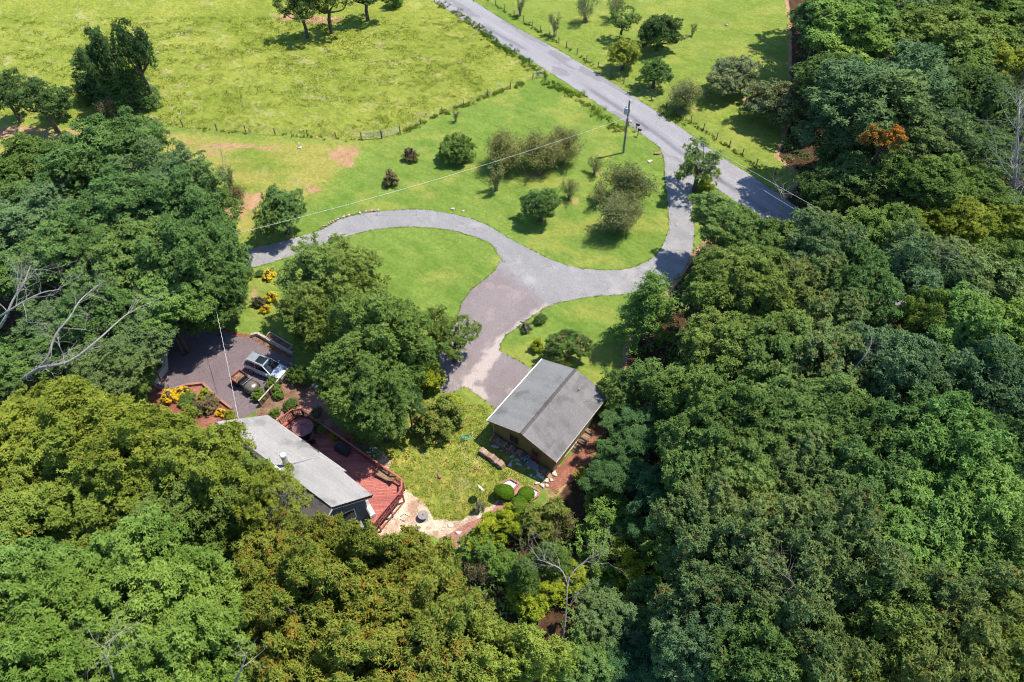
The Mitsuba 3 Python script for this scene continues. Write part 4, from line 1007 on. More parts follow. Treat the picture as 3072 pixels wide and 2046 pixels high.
ut_ = thing('utility_cart', 'open dark utility cart with a loaded cargo bed parked left of the silver car', 'utility vehicle')
a, b = gp(703, 1128, .7), gp(768, 1172, .7)
uc_ = gp(738, 1150, .6); uc_[2] = .016; uy = math.atan2(b[1] - a[1], b[0] - a[0])
def U(m): return xf(m, uc_, uy)
mat('olive_paint', [0.17, 0.145, 0.115], .28, .3, clearcoat=.6)
part(ut_, 'chassis', U(cbox((0, 0, .45), (2.7, 1.05, .2), 0, .04)), 'black_mat')
part(ut_, 'hood', U(loft([np.array([[x, y * w, z * h + .5] for y, z in ((-1, 0), (-1, .6), (-.7, 1), (0, 1.08), (.7, 1), (1, .6), (1, 0))]) for x, w, h in ((.45, .62, .58), (.9, .64, .55), (1.25, .58, .42), (1.45, .42, .25))])), 'olive_paint', smooth=50)
part(ut_, 'bumper', U(tube([(1.35, -.55, .45), (1.62, -.4, .55), (1.68, 0, .6), (1.62, .4, .55), (1.35, .55, .45)], .035, 6)), 'steel')
bed_ = part(ut_, 'cargo_bed', U(box((-.95, 0, .80), (1.15, 1.3, .04))), 'tan_fabric')
for q, s in (((-.95, .64, .95), (1.15, .04, .32)), ((-.95, -.64, .95), (1.15, .04, .32)), ((-1.52, 0, .95), (.04, 1.24, .32)), ((-.38, 0, .95), (.04, 1.24, .32))):
    part(bed_, 'side', U(box(q, s)), 'rail_red')
for k in range(14):
    part(bed_, 'stick', U(rod((-1.4 + rng.random() * .9, -.5 + rng.random(), .86), (-1.4 + rng.random() * .9, -.5 + rng.random(), .98), .03, 5)), LOGM[k % 4])
part(ut_, 'seat', U(cbox((-.12, 0, .78), (.45, 1.1, .16), 0, .05)), 'black_mat')
part(ut_, 'seat_back', U(cbox((-.32, 0, 1.05), (.12, 1.1, .45), 0, .04)), 'black_mat')
part(ut_, 'dashboard', U(cbox((.45, 0, 1.02), (.16, 1.15, .16), 0, .04)), 'black_mat')
st = trimesh.creation.torus(.17, .018, 16, 6); st.apply_transform(trimesh.transformations.rotation_matrix(-.8, [0, 1, 0])); st.apply_translation([.28, .28, 1.12])
part(ut_, 'steering_wheel', U(st), 'black_mat')
part(ut_, 'windscreen_bar', U(tube([(.5, -.6, 1.05), (.48, -.6, 1.32), (.48, .6, 1.32), (.5, .6, 1.05)], .028, 6)), 'zinc')
for x in (-.95, .95):
    for s in (-1, 1):
        part(ut_, 'wheel', U(tube([(x, s * .48, .30), (x, s * .72, .30)], .30, 16)), 'rubber')
        part(ut_, 'fender', U(cbox((x, s * .62, .64), (.75, .26, .06), 0, .02)), 'black_mat')
# ------------------------------------------------------------------ foliage materials
def leafmat(name, dark, light, tip=None, tipamt=0.8, trans=0.5, rough=0.46, grain=0.22):
    def f(p, n, uv):
        k = fbm(p.x * grain, p.y * grain, p.z * grain)
        c = mix(dark, light, dr.clip(0.62 * uv.x + 0.9 * k - 0.26, 0, 1))
        hue = smoothstep(0.25, 0.75, fbm(p.x * 0.085, p.y * 0.085, 3.0, octaves=2))
        c = c * mix([0.90, 0.98, 1.10], [1.12, 1.03, 0.88], hue)
        if tip is not None:
            c = mix(c, tip, smoothstep(0.68, 1.0, uv.y) * tipamt)
        return c
    scene[name] = {'type': 'principledthin', 'base_color': proc(f), 'roughness': rough, 'diff_trans': trans, 'eta': 1.45, 'spec_trans': 0.0}
    return name

leafmat('leaf_oak', [0.044, 0.096, 0.024], [0.2, 0.305, 0.08])
leafmat('leaf_grey', [0.048, 0.094, 0.036], [0.225, 0.315, 0.115])
leafmat('leaf_olive', [0.052, 0.102, 0.022], [0.235, 0.325, 0.08], [0.27, 0.17, 0.045], 0.35)
leafmat('leaf_rust', [0.046, 0.092, 0.028], [0.225, 0.3, 0.092], [0.30, 0.14, 0.035], 0.45)
leafmat('leaf_gold', [0.078, 0.13, 0.018], [0.315, 0.385, 0.068], [0.36, 0.25, 0.05], 0.4)
leafmat('leaf_green', [0.06, 0.132, 0.022], [0.265, 0.405, 0.095])
leafmat('leaf_sour', [0.056, 0.105, 0.018], [0.275, 0.335, 0.066], [0.40, 0.12, 0.025], 0.55)
leafmat('leaf_teal', [0.03, 0.08, 0.032], [0.11, 0.215, 0.078])
leafmat('leaf_deep', [0.036, 0.074, 0.024], [0.14, 0.215, 0.062])
leafmat('leaf_lime', [0.11, 0.18, 0.016], [0.36, 0.43, 0.045], [0.42, 0.38, 0.03], 0.6)
leafmat('leaf_yellow', [0.5, 0.38, 0.02], [0.88, 0.66, 0.045], [0.75, 0.42, 0.03], 0.4)
leafmat('leaf_orange', [0.1, 0.13, 0.035], [0.3, 0.22, 0.05], [0.62, 0.20, 0.035], 1.0)
leafmat('leaf_airy', [0.12, 0.15, 0.05], [0.3, 0.335, 0.13], [0.26, 0.20, 0.09], 0.4)
leafmat('leaf_field', [0.07, 0.115, 0.034], [0.29, 0.335, 0.15], [0.32, 0.20, 0.10], 0.5)
leafmat('leaf_box', [0.045, 0.115, 0.01], [0.11, 0.215, 0.022])
leafmat('leaf_bronze', [0.09, 0.1, 0.045], [0.25, 0.22, 0.105], [0.24, 0.10, 0.06], 0.6)
leafmat('leaf_pale', [0.1, 0.14, 0.065], [0.26, 0.3, 0.17])
leafmat('leaf_ground', [0.05, 0.1, 0.012], [0.14, 0.2, 0.026])
leafmat('petal_pink', [0.45, 0.06, 0.10], [0.75, 0.20, 0.24])
leafmat('petal_white', [0.6, 0.55, 0.52], [0.85, 0.80, 0.78])
wood('bark', [0.105, 0.085, 0.066], 0.35)
wood('bark_pale', [0.24, 0.205, 0.165], 0.3)
wood('dead_wood', [0.36, 0.33, 0.30], 0.25)
wood('twig_grey', [0.24, 0.21, 0.19], 0.3)

# ------------------------------------------------------------------ leaves, crowns, limbs
def nrmz(v):
    return v / (np.linalg.norm(v, axis=1, keepdims=True) + 1e-9)

def leafmesh(P, N, size, rg, aspect=0.55, tip=None, droop=0.0, t=None, u=None):
    n = len(P)
    if t is None:
        t = nrmz(np.cross(N, rg.normal(size=(n, 3))))
    if droop:
        t = nrmz(t - np.array([0, 0, droop]))
    s = nrmz(np.cross(N, t)); N = np.cross(t, s)
    L = size * rg.uniform(0.65, 1.25, (n, 1)); Wd = L * aspect * rg.uniform(0.8, 1.2, (n, 1))
    fold = -0.16 * L * N
    v = np.stack([P - t * L * 0.5, P - s * Wd * 0.5 + fold, P + t * L * 0.5, P + s * Wd * 0.5 + fold], 1).reshape(-1, 3)
    a = np.arange(n) * 4
    f = np.vstack([np.stack([a, a + 2, a + 1], 1), np.stack([a, a + 3, a + 2], 1)])
    u = rg.random(n) if u is None else u; tv = np.zeros(n) if tip is None else tip
    uv = np.repeat(np.c_[u, tv], 4, axis=0)
    return v, f, uv

def join(parts_):
    V, F, U, o = [], [], [], 0
    for v, f, u in parts_:
        V.append(v); F.append(f + o); U.append(u); o += len(v)
    return trimesh.Trimesh(np.vstack(V), np.vstack(F), process=False), np.vstack(U)

def clumps(rg, n, R, Rz, bottom=-0.3, rmin=0.6, rmax=1.0, lobes=0.18):
    k = np.arange(n) + 0.5
    z = 1 - (1 - bottom) * k / n
    ph = k * 2.399963 + rg.uniform(0, 6.28)
    z = np.clip(z + rg.normal(0, 0.07, n), bottom, 1)
    r = np.sqrt(np.maximum(1 - z * z, 0.02)); ph = ph + rg.normal(0, 0.22, n)
    p1, p2 = rg.uniform(0, 6.28, 2)
    rad = rg.uniform(rmin, rmax, n) * (1 + lobes * np.sin(2 * ph + p1) * 0.5 + lobes * np.sin(3 * ph + p2))
    return np.stack([r * np.cos(ph) * rad * R, r * np.sin(ph) * rad * R, z * rad * Rz], 1)

def rosettes(P, N, size, rg, aspect, tip, droop, per=5):
    """whorls of leaves spreading from shoot tips"""
    n = len(P)
    T0 = nrmz(np.cross(N, rg.normal(size=(n, 3)))); B0 = np.cross(N, T0)
    a = (np.arange(per) * 2 * np.pi / per)[None] + rg.normal(0, 0.3, (n, per))
    D = np.cos(a)[..., None] * T0[:, None] + np.sin(a)[..., None] * B0[:, None] + N[:, None] * rg.normal(0.12, 0.25, (n, per, 1)) - np.array([0, 0, droop])
    D = nrmz(D.reshape(-1, 3))
    Nn = np.repeat(N, per, 0)
    Nl = nrmz(Nn * 0.9 - D * (D * Nn).sum(1, keepdims=True) + rg.normal(size=D.shape) * 0.28)
    Pl = np.repeat(P, per, 0) + D * size * 0.5
    u = np.clip(np.repeat(rg.random(n), per) * 0.6 + rg.random(n * per) * 0.4, 0, 1)
    tp = None if tip is None else np.clip(np.repeat(tip, per) + rg.normal(0, 0.08, n * per), 0, 1)
    return leafmesh(Pl, Nl, size, rg, aspect, tp, 0.0, D, u)

def crown(rg, C, rc, nleaf, size, aspect=0.48, up=0.55, flat=0.8, nsub=10, rnd=0.4, tips=0.25, droop=0.1, out=1.0, sub=0.44, per=5):
    """shoots on sub-clumps that cluster about the clump centres C"""
    n = len(C); rcs = rc * rg.uniform(0.6, 1.35, n)
    ce = C.mean(0)
    od = nrmz(C - ce + [0, 0, 0.001])
    sd = nrmz(rg.normal(size=(n, nsub, 3)).reshape(-1, 3) + np.repeat(od, nsub, 0) * 0.5 + [0, 0, 0.3])
    S = np.repeat(C, nsub, 0) + sd * np.repeat(rcs, nsub)[:, None] * rg.uniform(0.4, 1.05, (n * nsub, 1)) * [1, 1, flat]
    rs = np.repeat(rcs, nsub) * sub * rg.uniform(0.6, 1.3, n * nsub)
    w = rs ** 2; w /= w.sum()
    m = nleaf // per
    i = rg.choice(len(S), m, p=w)
    d = nrmz(rg.normal(size=(m, 3)) + sd[i] * 0.7 * out + [0, 0, 0.4])
    P = S[i] + d * (rs[i] * rg.uniform(0.45, 1.2, m))[:, None] * [1, 1, flat]
    N = nrmz(d * 0.6 + [0, 0, up] + rg.normal(size=(m, 3)) * rnd)
    tip = np.clip(rg.random(m) * 0.55 + tips * (d[:, 2] + sd[i][:, 2]) * 0.5 + tips * 0.8 + rg.normal(0, 0.12, len(S))[i], 0, 1) if tips > 0 else None
    return rosettes(P, N, size, rg, aspect, tip, droop, per)

def limbs(rg, C, base_r, fork, nl, sides=5):
    out = [tube([(0, 0, -0.3), (0, 0, 0.3), (rg.normal(0, .1), rg.normal(0, .1), fork * 0.6), (rg.normal(0, .15), rg.normal(0, .15), fork)], [base_r * 1.35, base_r, base_r * .85, base_r * .7], 8)]
    o = out[0].vertices[-5]
    start = np.array([0, 0, fork * 0.92])
    idx = rg.choice(len(C), min(nl, len(C)), replace=False)
    for k in idx:
        e = C[k]; m = start * 0.45 + e * 0.55 + rg.normal(0, 0.3, 3) - [0, 0, 0.1 * np.linalg.norm(e - start)]
        out.append(tube(spline([start, m, e], 3), np.linspace(base_r * 0.45, base_r * 0.08, 7), sides))
    return cat(out)

KIND = {}
def group(kind, R, H, zc, trunk, tbsdf, leaves, lbsdf, extra=(), ref=None):
    """one source tree: its parts become a shapegroup that every copy refers to"""
    g = {'type': 'shapegroup'}
    if trunk is not None:
        g['trunk'] = mikit.ply(trunk, tbsdf)
    m, uv = join(leaves)
    g['crown'] = mikit.ply(m, lbsdf, uv=uv)
    for nm, em, eb, eu in extra:
        g[nm] = mikit.ply(em, eb, uv=eu)
    scene['source_' + kind] = g
    KIND[kind] = (R, H, zc if ref is None else ref)

def broad(kind, seed, lb, R=5.0, H=15.0, Rz=4.2, n=46, rc=1.25, nleaf=26000, size=0.34, bottom=-0.25, tb='bark', lobes=0.18, extra_leaves=(), **kw):
    rg = np.random.default_rng(seed)
    zc = H - Rz
    C = clumps(rg, n, R - rc * 0.7, Rz - rc * 0.5, bottom, 0.62, 1.0, lobes)
    inner = clumps(rg, n // 4, R * 0.5, Rz * 0.45, -0.6, 0.5, 1.0)
    C = np.vstack([C, inner]) + [0, 0, zc]
    lv = crown(rg, C, rc, nleaf, size, **kw)
    group(kind, R, H, zc, limbs(rg, C, 0.28, max(zc - Rz * 0.55, 1.2), 16), tb, [lv], lb, (), zc + Rz * (0.30 if bottom > -0.45 else 0.05))

broad('oak_a', 11, 'leaf_oak', lobes=0.22)
broad('oak_b', 12, 'leaf_oak', n=60, rc=1.05, lobes=0.3, nleaf=30000)
broad('oak_c', 13, 'leaf_grey', n=54, rc=1.15, Rz=4.8, lobes=0.15, nleaf=30000, size=0.30)
broad('oak_d', 19, 'leaf_grey', n=36, rc=1.5, Rz=4.0, lobes=0.35, nleaf=26000)
broad('olive_a', 14, 'leaf_olive', n=56, rc=1.05, nleaf=30000, tips=0.12)
broad('olive_b', 15, 'leaf_rust', n=50, rc=1.1, nleaf=28000, lobes=0.32, tips=0.18, size=0.30)
broad('gold_a', 16, 'leaf_gold', n=60, rc=1.0, nleaf=34000, tips=0.12, size=0.30)
broad('gold_b', 17, 'leaf_gold', n=48, rc=1.2, nleaf=32000, tips=0.10, lobes=0.3, size=0.32)
broad('green_a', 18, 'leaf_green', n=70, rc=0.95, nleaf=38000, size=0.30, lobes=0.25)
broad('green_b', 20, 'leaf_green', n=50, rc=1.2, nleaf=32000, size=0.34, lobes=0.2)
broad('sour_a', 21, 'leaf_sour', n=64, rc=0.95, nleaf=34000, size=0.36, aspect=0.38, droop=0.5, tips=0.2, rnd=0.6, tb='bark_pale')
broad('sour_b', 22, 'leaf_sour', n=50, rc=1.1, nleaf=30000, size=0.38, aspect=0.38, droop=0.5, tips=0.18, rnd=0.6, lobes=0.3, tb='bark_pale')
broad('deep_a', 23, 'leaf_deep', n=44, rc=1.3, nleaf=22000, size=0.36)
broad('teal_a', 24, 'leaf_teal', n=60, rc=0.9, nleaf=28000, size=0.42, aspect=0.22, droop=0.3, up=0.9, lobes=0.35)
broad('mound', 25, 'leaf_field', R=3.0, H=5.6, Rz=2.8, n=44, rc=0.75, nleaf=15000, size=0.26, bottom=-0.6, tips=0.25, up=0.3)
broad('mound_dark', 26, 'leaf_deep', R=3.0, H=5.8, Rz=2.8, n=44, rc=0.75, nleaf=15000, size=0.25, bottom=-0.6, up=0.3)
broad('small_round', 27, 'leaf_oak', R=2.5, H=4.8, Rz=2.1, n=30, rc=0.7, nleaf=10000, size=0.24, bottom=-0.4)
broad('small_gold', 28, 'leaf_gold', R=2.3, H=4.2, Rz=1.9, n=26, rc=0.7, nleaf=9000, size=0.24, bottom=-0.4, tips=0.2)
broad('roadside', 29, 'leaf_olive', R=3.0, H=6.5, Rz=2.4, n=20, rc=0.75, nleaf=5200, size=0.27, bottom=-0.3, lobes=0.3, tips=0.1)
broad('oak_low', 41, 'leaf_oak', R=5.0, H=13, Rz=5.4, n=84, rc=1.1, nleaf=42000, size=0.30, bottom=-0.8, lobes=0.15, tips=0.05)
broad('maple', 30, 'leaf_olive', R=5.0, H=12, Rz=5.0, n=74, rc=1.05, nleaf=34000, size=0.30, bottom=-0.75, tips=0.06, lobes=0.12)
broad('field_oak', 31, 'leaf_deep', R=3.0, H=7.0, Rz=2.4, n=22, rc=0.9, nleaf=9000, size=0.26, lobes=0.35)
broad('shrub_lime', 32, 'leaf_lime', R=1.6, H=2.6, Rz=1.5, n=24, rc=0.45, nleaf=6500, size=0.20, bottom=-0.7, tips=0.2)
broad('shrub_green', 33, 'leaf_green', R=1.6, H=2.6, Rz=1.5, n=24, rc=0.45, nleaf=6500, size=0.20, bottom=-0.7)
broad('shrub_round', 34, 'leaf_oak', R=1.6, H=2.4, Rz=1.4, n=34, rc=0.42, nleaf=8000, size=0.18, bottom=-0.7, lobes=0.05)
broad('shrub_yellow', 35, 'leaf_yellow', R=1.0, H=1.3, Rz=0.9, n=16, rc=0.32, nleaf=3600, size=0.16, bottom=-0.6, tips=0.3)
broad('shrub_bronze', 36, 'leaf_bronze', R=1.0, H=1.6, Rz=1.0, n=16, rc=0.34, nleaf=3000, size=0.16, bottom=-0.5, tips=0.2)
broad('shrub_pale', 37, 'leaf_pale', R=0.8, H=1.2, Rz=0.8, n=12, rc=0.3, nleaf=2200, size=0.15, bottom=-0.5)
broad('bramble', 38, 'leaf_olive', R=2.6, H=3.8, Rz=2.0, n=30, rc=0.6, nleaf=9000, size=0.24, bottom=-0.6, lobes=0.4, tips=0.36)
broad('autumn', 39, 'leaf_orange', R=2.6, H=15.5, Rz=1.7, n=30, rc=0.5, nleaf=7000, size=0.28, aspect=0.45, bottom=-0.4, lobes=0.4, tips=0.38)

# clipped box hedge ball
rg = np.random.default_rng(40)
d = nrmz(rg.normal(size=(9000, 3))); d = d[d[:, 2] > -0.75]
k = meshkit.fbm(d * 2.2, 3, 3)[:, None] * 1.6 - .3
group('box_ball', 1.0, 1.55, 0.78, None, None, [leafmesh(d * (0.90 + 0.14 * k) * [1, 1, .82] + [0, 0, .76], nrmz(d + rg.normal(size=d.shape) * 0.35), 0.11, rg, 0.6),
                                               leafmesh(d[:2500] * 0.84 * [1, 1, .82] + [0, 0, .76], d[:2500], 0.16, rg, 0.8)], 'leaf_box')

def twiggy(kind, seed, lb, R, H, nstem, nleaf, size, tb='twig_grey', leafy=1.0, zmin=0.15, tips=0.2):
    """an open shrub of many upright stems with thin leaves among the twigs"""
    rg = np.random.default_rng(seed)
    tubes, pts, dirs = [], [], []
    for s in range(nstem):
        az, el = rg.uniform(0, 6.28), rg.uniform(0.25, 1.0)
        e = np.array([R * .85 * math.cos(az) * el, R * .85 * math.sin(az) * el, H * (1 - .35 * el * el) * rg.uniform(.85, 1.0)])
        o = np.array([rg.normal(0, .12), rg.normal(0, .12), -.1])
        st = spline([o, o * .5 + e * np.array([.25, .25, .40]), e * np.array([.65, .65, .72]), e], 4)
        tubes.append(tube(st, np.linspace(.055, .012, len(st)) * H / 4, 4))
        for j in range(9):
            t = rg.uniform(.35, 1.0); q = st[int(t * (len(st) - 1))]
            dd = nrmz((rg.normal(size=(1, 3)) * .8 + (e / np.linalg.norm(e)) * .8 + [[0, 0, .3]]))[0]
            L = rg.uniform(.4, .9) * R * .35
            tubes.append(tube([q, q + dd * L * .5, q + dd * L + [0, 0, .1 * L]], [.018 * H / 4, .013 * H / 4, .006 * H / 4], 3))
            for w in np.linspace(.2, 1, 5):
                pts.append(q + dd * L * w); dirs.append(dd)
    pts, dirs = np.array(pts), np.array(dirs)
    i = rg.choice(len(pts), nleaf); P = pts[i] + rg.normal(0, .11 * R, (nleaf, 3))
    P[:, 2] = np.maximum(P[:, 2], zmin * H * rg.random(nleaf))
    N = nrmz(rg.normal(size=(nleaf, 3)) * .7 + [0, 0, .6])
    group(kind, R, H, H * .58, cat(tubes), tb, [leafmesh(P, N, size, rg, .45, np.clip(rg.random(nleaf) * .7 + tips, 0, 1))], lb)
twiggy('open_shrub', 50, 'leaf_airy', 2.8, 3.6, 30, 11000, 0.20, zmin=0.06)
twiggy('open_shrub_b', 51, 'leaf_airy', 2.8, 3.6, 34, 12000, 0.19, zmin=0.06, tips=0.32)
twiggy('sparse_shrub', 52, 'leaf_airy', 2.2, 4.2, 12, 2400, 0.18)
twiggy('thin_sapling', 53, 'leaf_airy', 1.0, 3.2, 7, 900, 0.16)
twiggy('goldenrod', 54, 'leaf_bronze', 1.6, 2.2, 26, 4200, 0.16)

# feathery conifer-like tree
rg = np.random.default_rng(60)
pl_, br_ = [], [tube([(0, 0, -.3), (.05, 0, 4), (0, .05, 8), (0, 0, 11.4)], [.24, .18, .1, .02], 7)]
for k in range(58):
    z = 1.8 + 9.4 * (k / 58) ** 0.95; az = k * 2.4 + rg.normal(0, .3); L = (3.3 * (1 - (z / 12.2) ** 1.3) + .5) * rg.uniform(.75, 1.15)
    e = np.array([math.cos(az) * L, math.sin(az) * L, z + .25 * L - .06 * L * L])
    st = spline([(0, 0, z), (e * [.5, .5, 0]) + [0, 0, z + .22 * L], e], 4)
    br_.append(tube(st, np.linspace(.06, .012, len(st)), 4))
    m = int(110 * L); t = rg.random(m) ** .7
    q = st[(t * (len(st) - 1)).astype(int)] + rg.normal(0, .22, (m, 3)) * [1, 1, .6] * (0.4 + t[:, None] * .9)
    pl_.append(leafmesh(q, nrmz(rg.normal(size=(m, 3)) * .45 + [0, 0, 1]), .34, rg, .28, None, .25))
group('feathery', 3.4, 11.4, 5.6, cat(br_), 'bark', pl_, 'leaf_green')
# dense dark cedar
rg = np.random.default_rng(61)
C = []
for z in np.linspace(.5, 6.4, 12):
    r = 1.5 * (1 - (z / 7.0) ** 1.6) + .15
    for a in np.arange(int(3 + r * 4)) * 6.283 / int(3 + r * 4) + rg.uniform(0, 6):
        C.append([r * math.cos(a) * rg.uniform(.7, 1.1), r * math.sin(a) * rg.uniform(.7, 1.1), z + rg.normal(0, .2)])
group('cedar', 1.8, 7.0, 3.6, tube([(0, 0, -.2), (0, 0, 6)], [.16, .04], 6), 'bark', [crown(rg, np.array(C), .55, 13000, .22, .35, up=.2, tips=0)], 'leaf_oak')
# crape myrtle with pink blossom
rg = np.random.default_rng(62)
C = clumps(rg, 36, 1.9, 1.9, -.5, .75, 1.0, .08) + [0, 0, 2.3]
st = [tube(spline([(rg.normal(0, .1), rg.normal(0, .1), -.1), c * [.4, .4, .5], c], 3), np.linspace(.05, .015, 7), 5) for c in C[::3]]
bl = crown(rg, C[rg.choice(len(C), 17, replace=False)] * [1.12, 1.12, 1.02] + [0, 0, .1], .20, 2600, .12, .8, tips=0)
bm, bu = join([bl])
group('crape_myrtle', 2.4, 4.5, 2.4, cat(st), 'bark_pale', [crown(rg, C, .62, 12000, .2, tips=0)], 'leaf_oak', [('blossom', bm, 'petal_pink', bu)])
for kd, pet, sd in (('pink_flower_bush', 'petal_pink', 63), ('white_flower_bush', 'petal_white', 64)):
    rg = np.random.default_rng(sd)
    C = clumps(rg, 16, .62, .55, -.4, .8, 1.0, .05) + [0, 0, .65]
    bm, bu = join([crown(rg, C[:11] * [1.1, 1.1, 1.12], .16, 1300, .09, .8, tips=0)])
    group(kd, .9, 1.35, .65, None, None, [crown(rg, C, .28, 2600, .13, tips=0)], 'leaf_green', [('blossom', bm, pet, bu)])

def plant(name, kind, V, rV, label, cat_, top=None, group_=None, full=False):
    """one plant: V its crown's place in the survey picture (2354 wide unless full), rV its radius there"""
    R, H, zc = KIND[kind]
    k = 1.0 if full else PW / 2354.0
    px, py = V[0] * k, V[1] * k
    z = zc * (top / H) if top else zc
    if top and top > 9:
        top *= 1.0 + 0.11 * math.sin(px * 0.73 + py * 1.31)
        z = zc * top / H
    for _ in range(3):
        q = gp(px, py, z)
        s = rV * k / FOC * np.linalg.norm(q - [0, 0, HC]) / R
        sv = (top / H) if top else s
        g = float(hgt(q[0], q[1]))
        z = zc * sv + g
    key = thing(name, label, cat_, group_)
    ax_ = 1.0 + 0.14 * math.sin(px * 1.7 + py * 0.9)
    scene[key] = {'type': 'instance', 'sg': {'type': 'ref', 'id': 'source_' + kind},
                  'to_world': T().translate([float(q[0]), float(q[1]), g]).rotate([0, 0, 1], float((px * 7.31 + py * 3.17) % 360)).scale([float(s * ax_), float(s / ax_), float(sv)])}
    return key
# ------------------------------------------------------------------ the plants, place by place
# (name, kind, place, radius, height, label, category)
def plants(rows):
    for nm, kd, V, r, top, lb, ct in rows:
        plant(nm, kd, V, r, lb, ct, top)

# pasture and orchard lawn
plants([
    ('cedar_tree', 'cedar', (218, 170), 42, 8.0, 'dark cedar on the left side of the pasture thicket', 'tree'),
    ('cedar_tree', 'cedar', (262, 190), 40, 7.0, 'dark cedar in the middle of the pasture thicket', 'tree'),
    ('cedar_tree', 'cedar', (308, 196), 34, 6.0, 'lower dark cedar on the right side of the pasture thicket', 'tree'),
    ('oak_tree', 'field_oak', (232, 122), 36, 10.5, 'dark rounded tree top at the upper left of the pasture thicket', 'tree'),
    ('oak_tree', 'field_oak', (302, 108), 38, 11.0, 'tallest dark tree of the pasture thicket, its bare trunk showing', 'tree'),
    ('shrub', 'shrub_round', (252, 192), 24, None, 'dark green shrub in front of the pasture thicket', 'shrub'),
    ('shrub', 'goldenrod', (205, 205), 30, None, 'brownish twiggy brush at the left foot of the pasture thicket', 'shrub'),
    ('shrub', 'goldenrod', (300, 225), 26, None, 'brownish brush at the right foot of the pasture thicket by bare clay', 'shrub'),
    ('shrub', 'shrub_green', (283, 238), 22, None, 'small leafy green shrub at the foot of the pasture thicket', 'shrub'),
    ('shrub', 'goldenrod', (250, 243), 26, None, 'greyish brush at the bottom edge of the pasture thicket', 'shrub'),
    ('oak_tree', 'field_oak', (88, 222), 46, 7.5, 'dark bushy tree left of the pasture thicket above the clay strip', 'tree'),
    ('shrub', 'small_round', (120, 235), 30, 3.4, 'low green bush on the right of the dark bushy pasture tree', 'shrub'),
    ('oak_tree', 'field_oak', (4, 205), 40, 7.0, 'dark tree cut by the left edge of the picture above the clay', 'tree'),
    ('oak_tree', 'field_oak', (690, 10), 40, 7.5, 'left one of the dark trees on bare clay at the top of the pasture', 'tree'),
    ('oak_tree', 'roadside', (745, -14), 44, 9.0, 'multi stemmed tree on bare clay cut by the top edge of the pasture', 'tree'),
    ('oak_tree', 'field_oak', (835, -22), 40, 7.0, 'dark tree at the very top of the pasture near the road', 'tree'),
    ('shrub', 'shrub_green', (905, -4), 22, None, 'green bush at the top edge of the pasture near the road', 'shrub'),
    ('fruit_tree', 'sparse_shrub', (1350, 12), 32, None, 'bare branched fruit tree at the top of the orchard lawn', 'tree'),
    ('fruit_tree', 'sparse_shrub', (1413, 8), 30, None, 'grey twiggy fruit tree at the top edge of the orchard lawn', 'tree'),
    ('fruit_tree', 'roadside', (1432, 40), 33, 5.2, 'mid green fruit tree near the top of the orchard lawn', 'tree'),
    ('fruit_tree', 'mound_dark', (1516, 74), 46, 5.6, 'dark dense rounded tree in the middle of the orchard lawn', 'tree'),
    ('fruit_tree', 'small_gold', (1436, 117), 38, 4.6, 'yellow green round tree beside the roadside fence', 'tree'),
    ('fruit_tree', 'small_round', (1507, 158), 34, 4.6, 'green round tree just below the dark orchard tree', 'tree'),
    ('fruit_tree', 'open_shrub', (1573, 218), 46, None, 'pale twiggy tree against the roadside fence', 'tree'),
    ('fruit_tree', 'mound', (1683, 176), 54, 5.6, 'light leaved round tree on the right of the orchard lawn', 'tree'),
    ('fruit_tree', 'mound', (1788, 234), 66, 6.2, 'largest light leaved round tree close to the dark wood', 'tree'),
    ('fruit_tree', 'thin_sapling', (1276, 46), 18, None, 'small pale sapling near the upper roadside fence', 'tree'),
    ('fruit_tree', 'thin_sapling', (1196, 6), 15, None, 'tiny sapling at the top edge beside the roadside fence', 'tree'),
    ('fruit_tree', 'thin_sapling', (1595, 62), 10, None, 'thin young sapling alone on a clay ring in the orchard lawn', 'tree'),
])
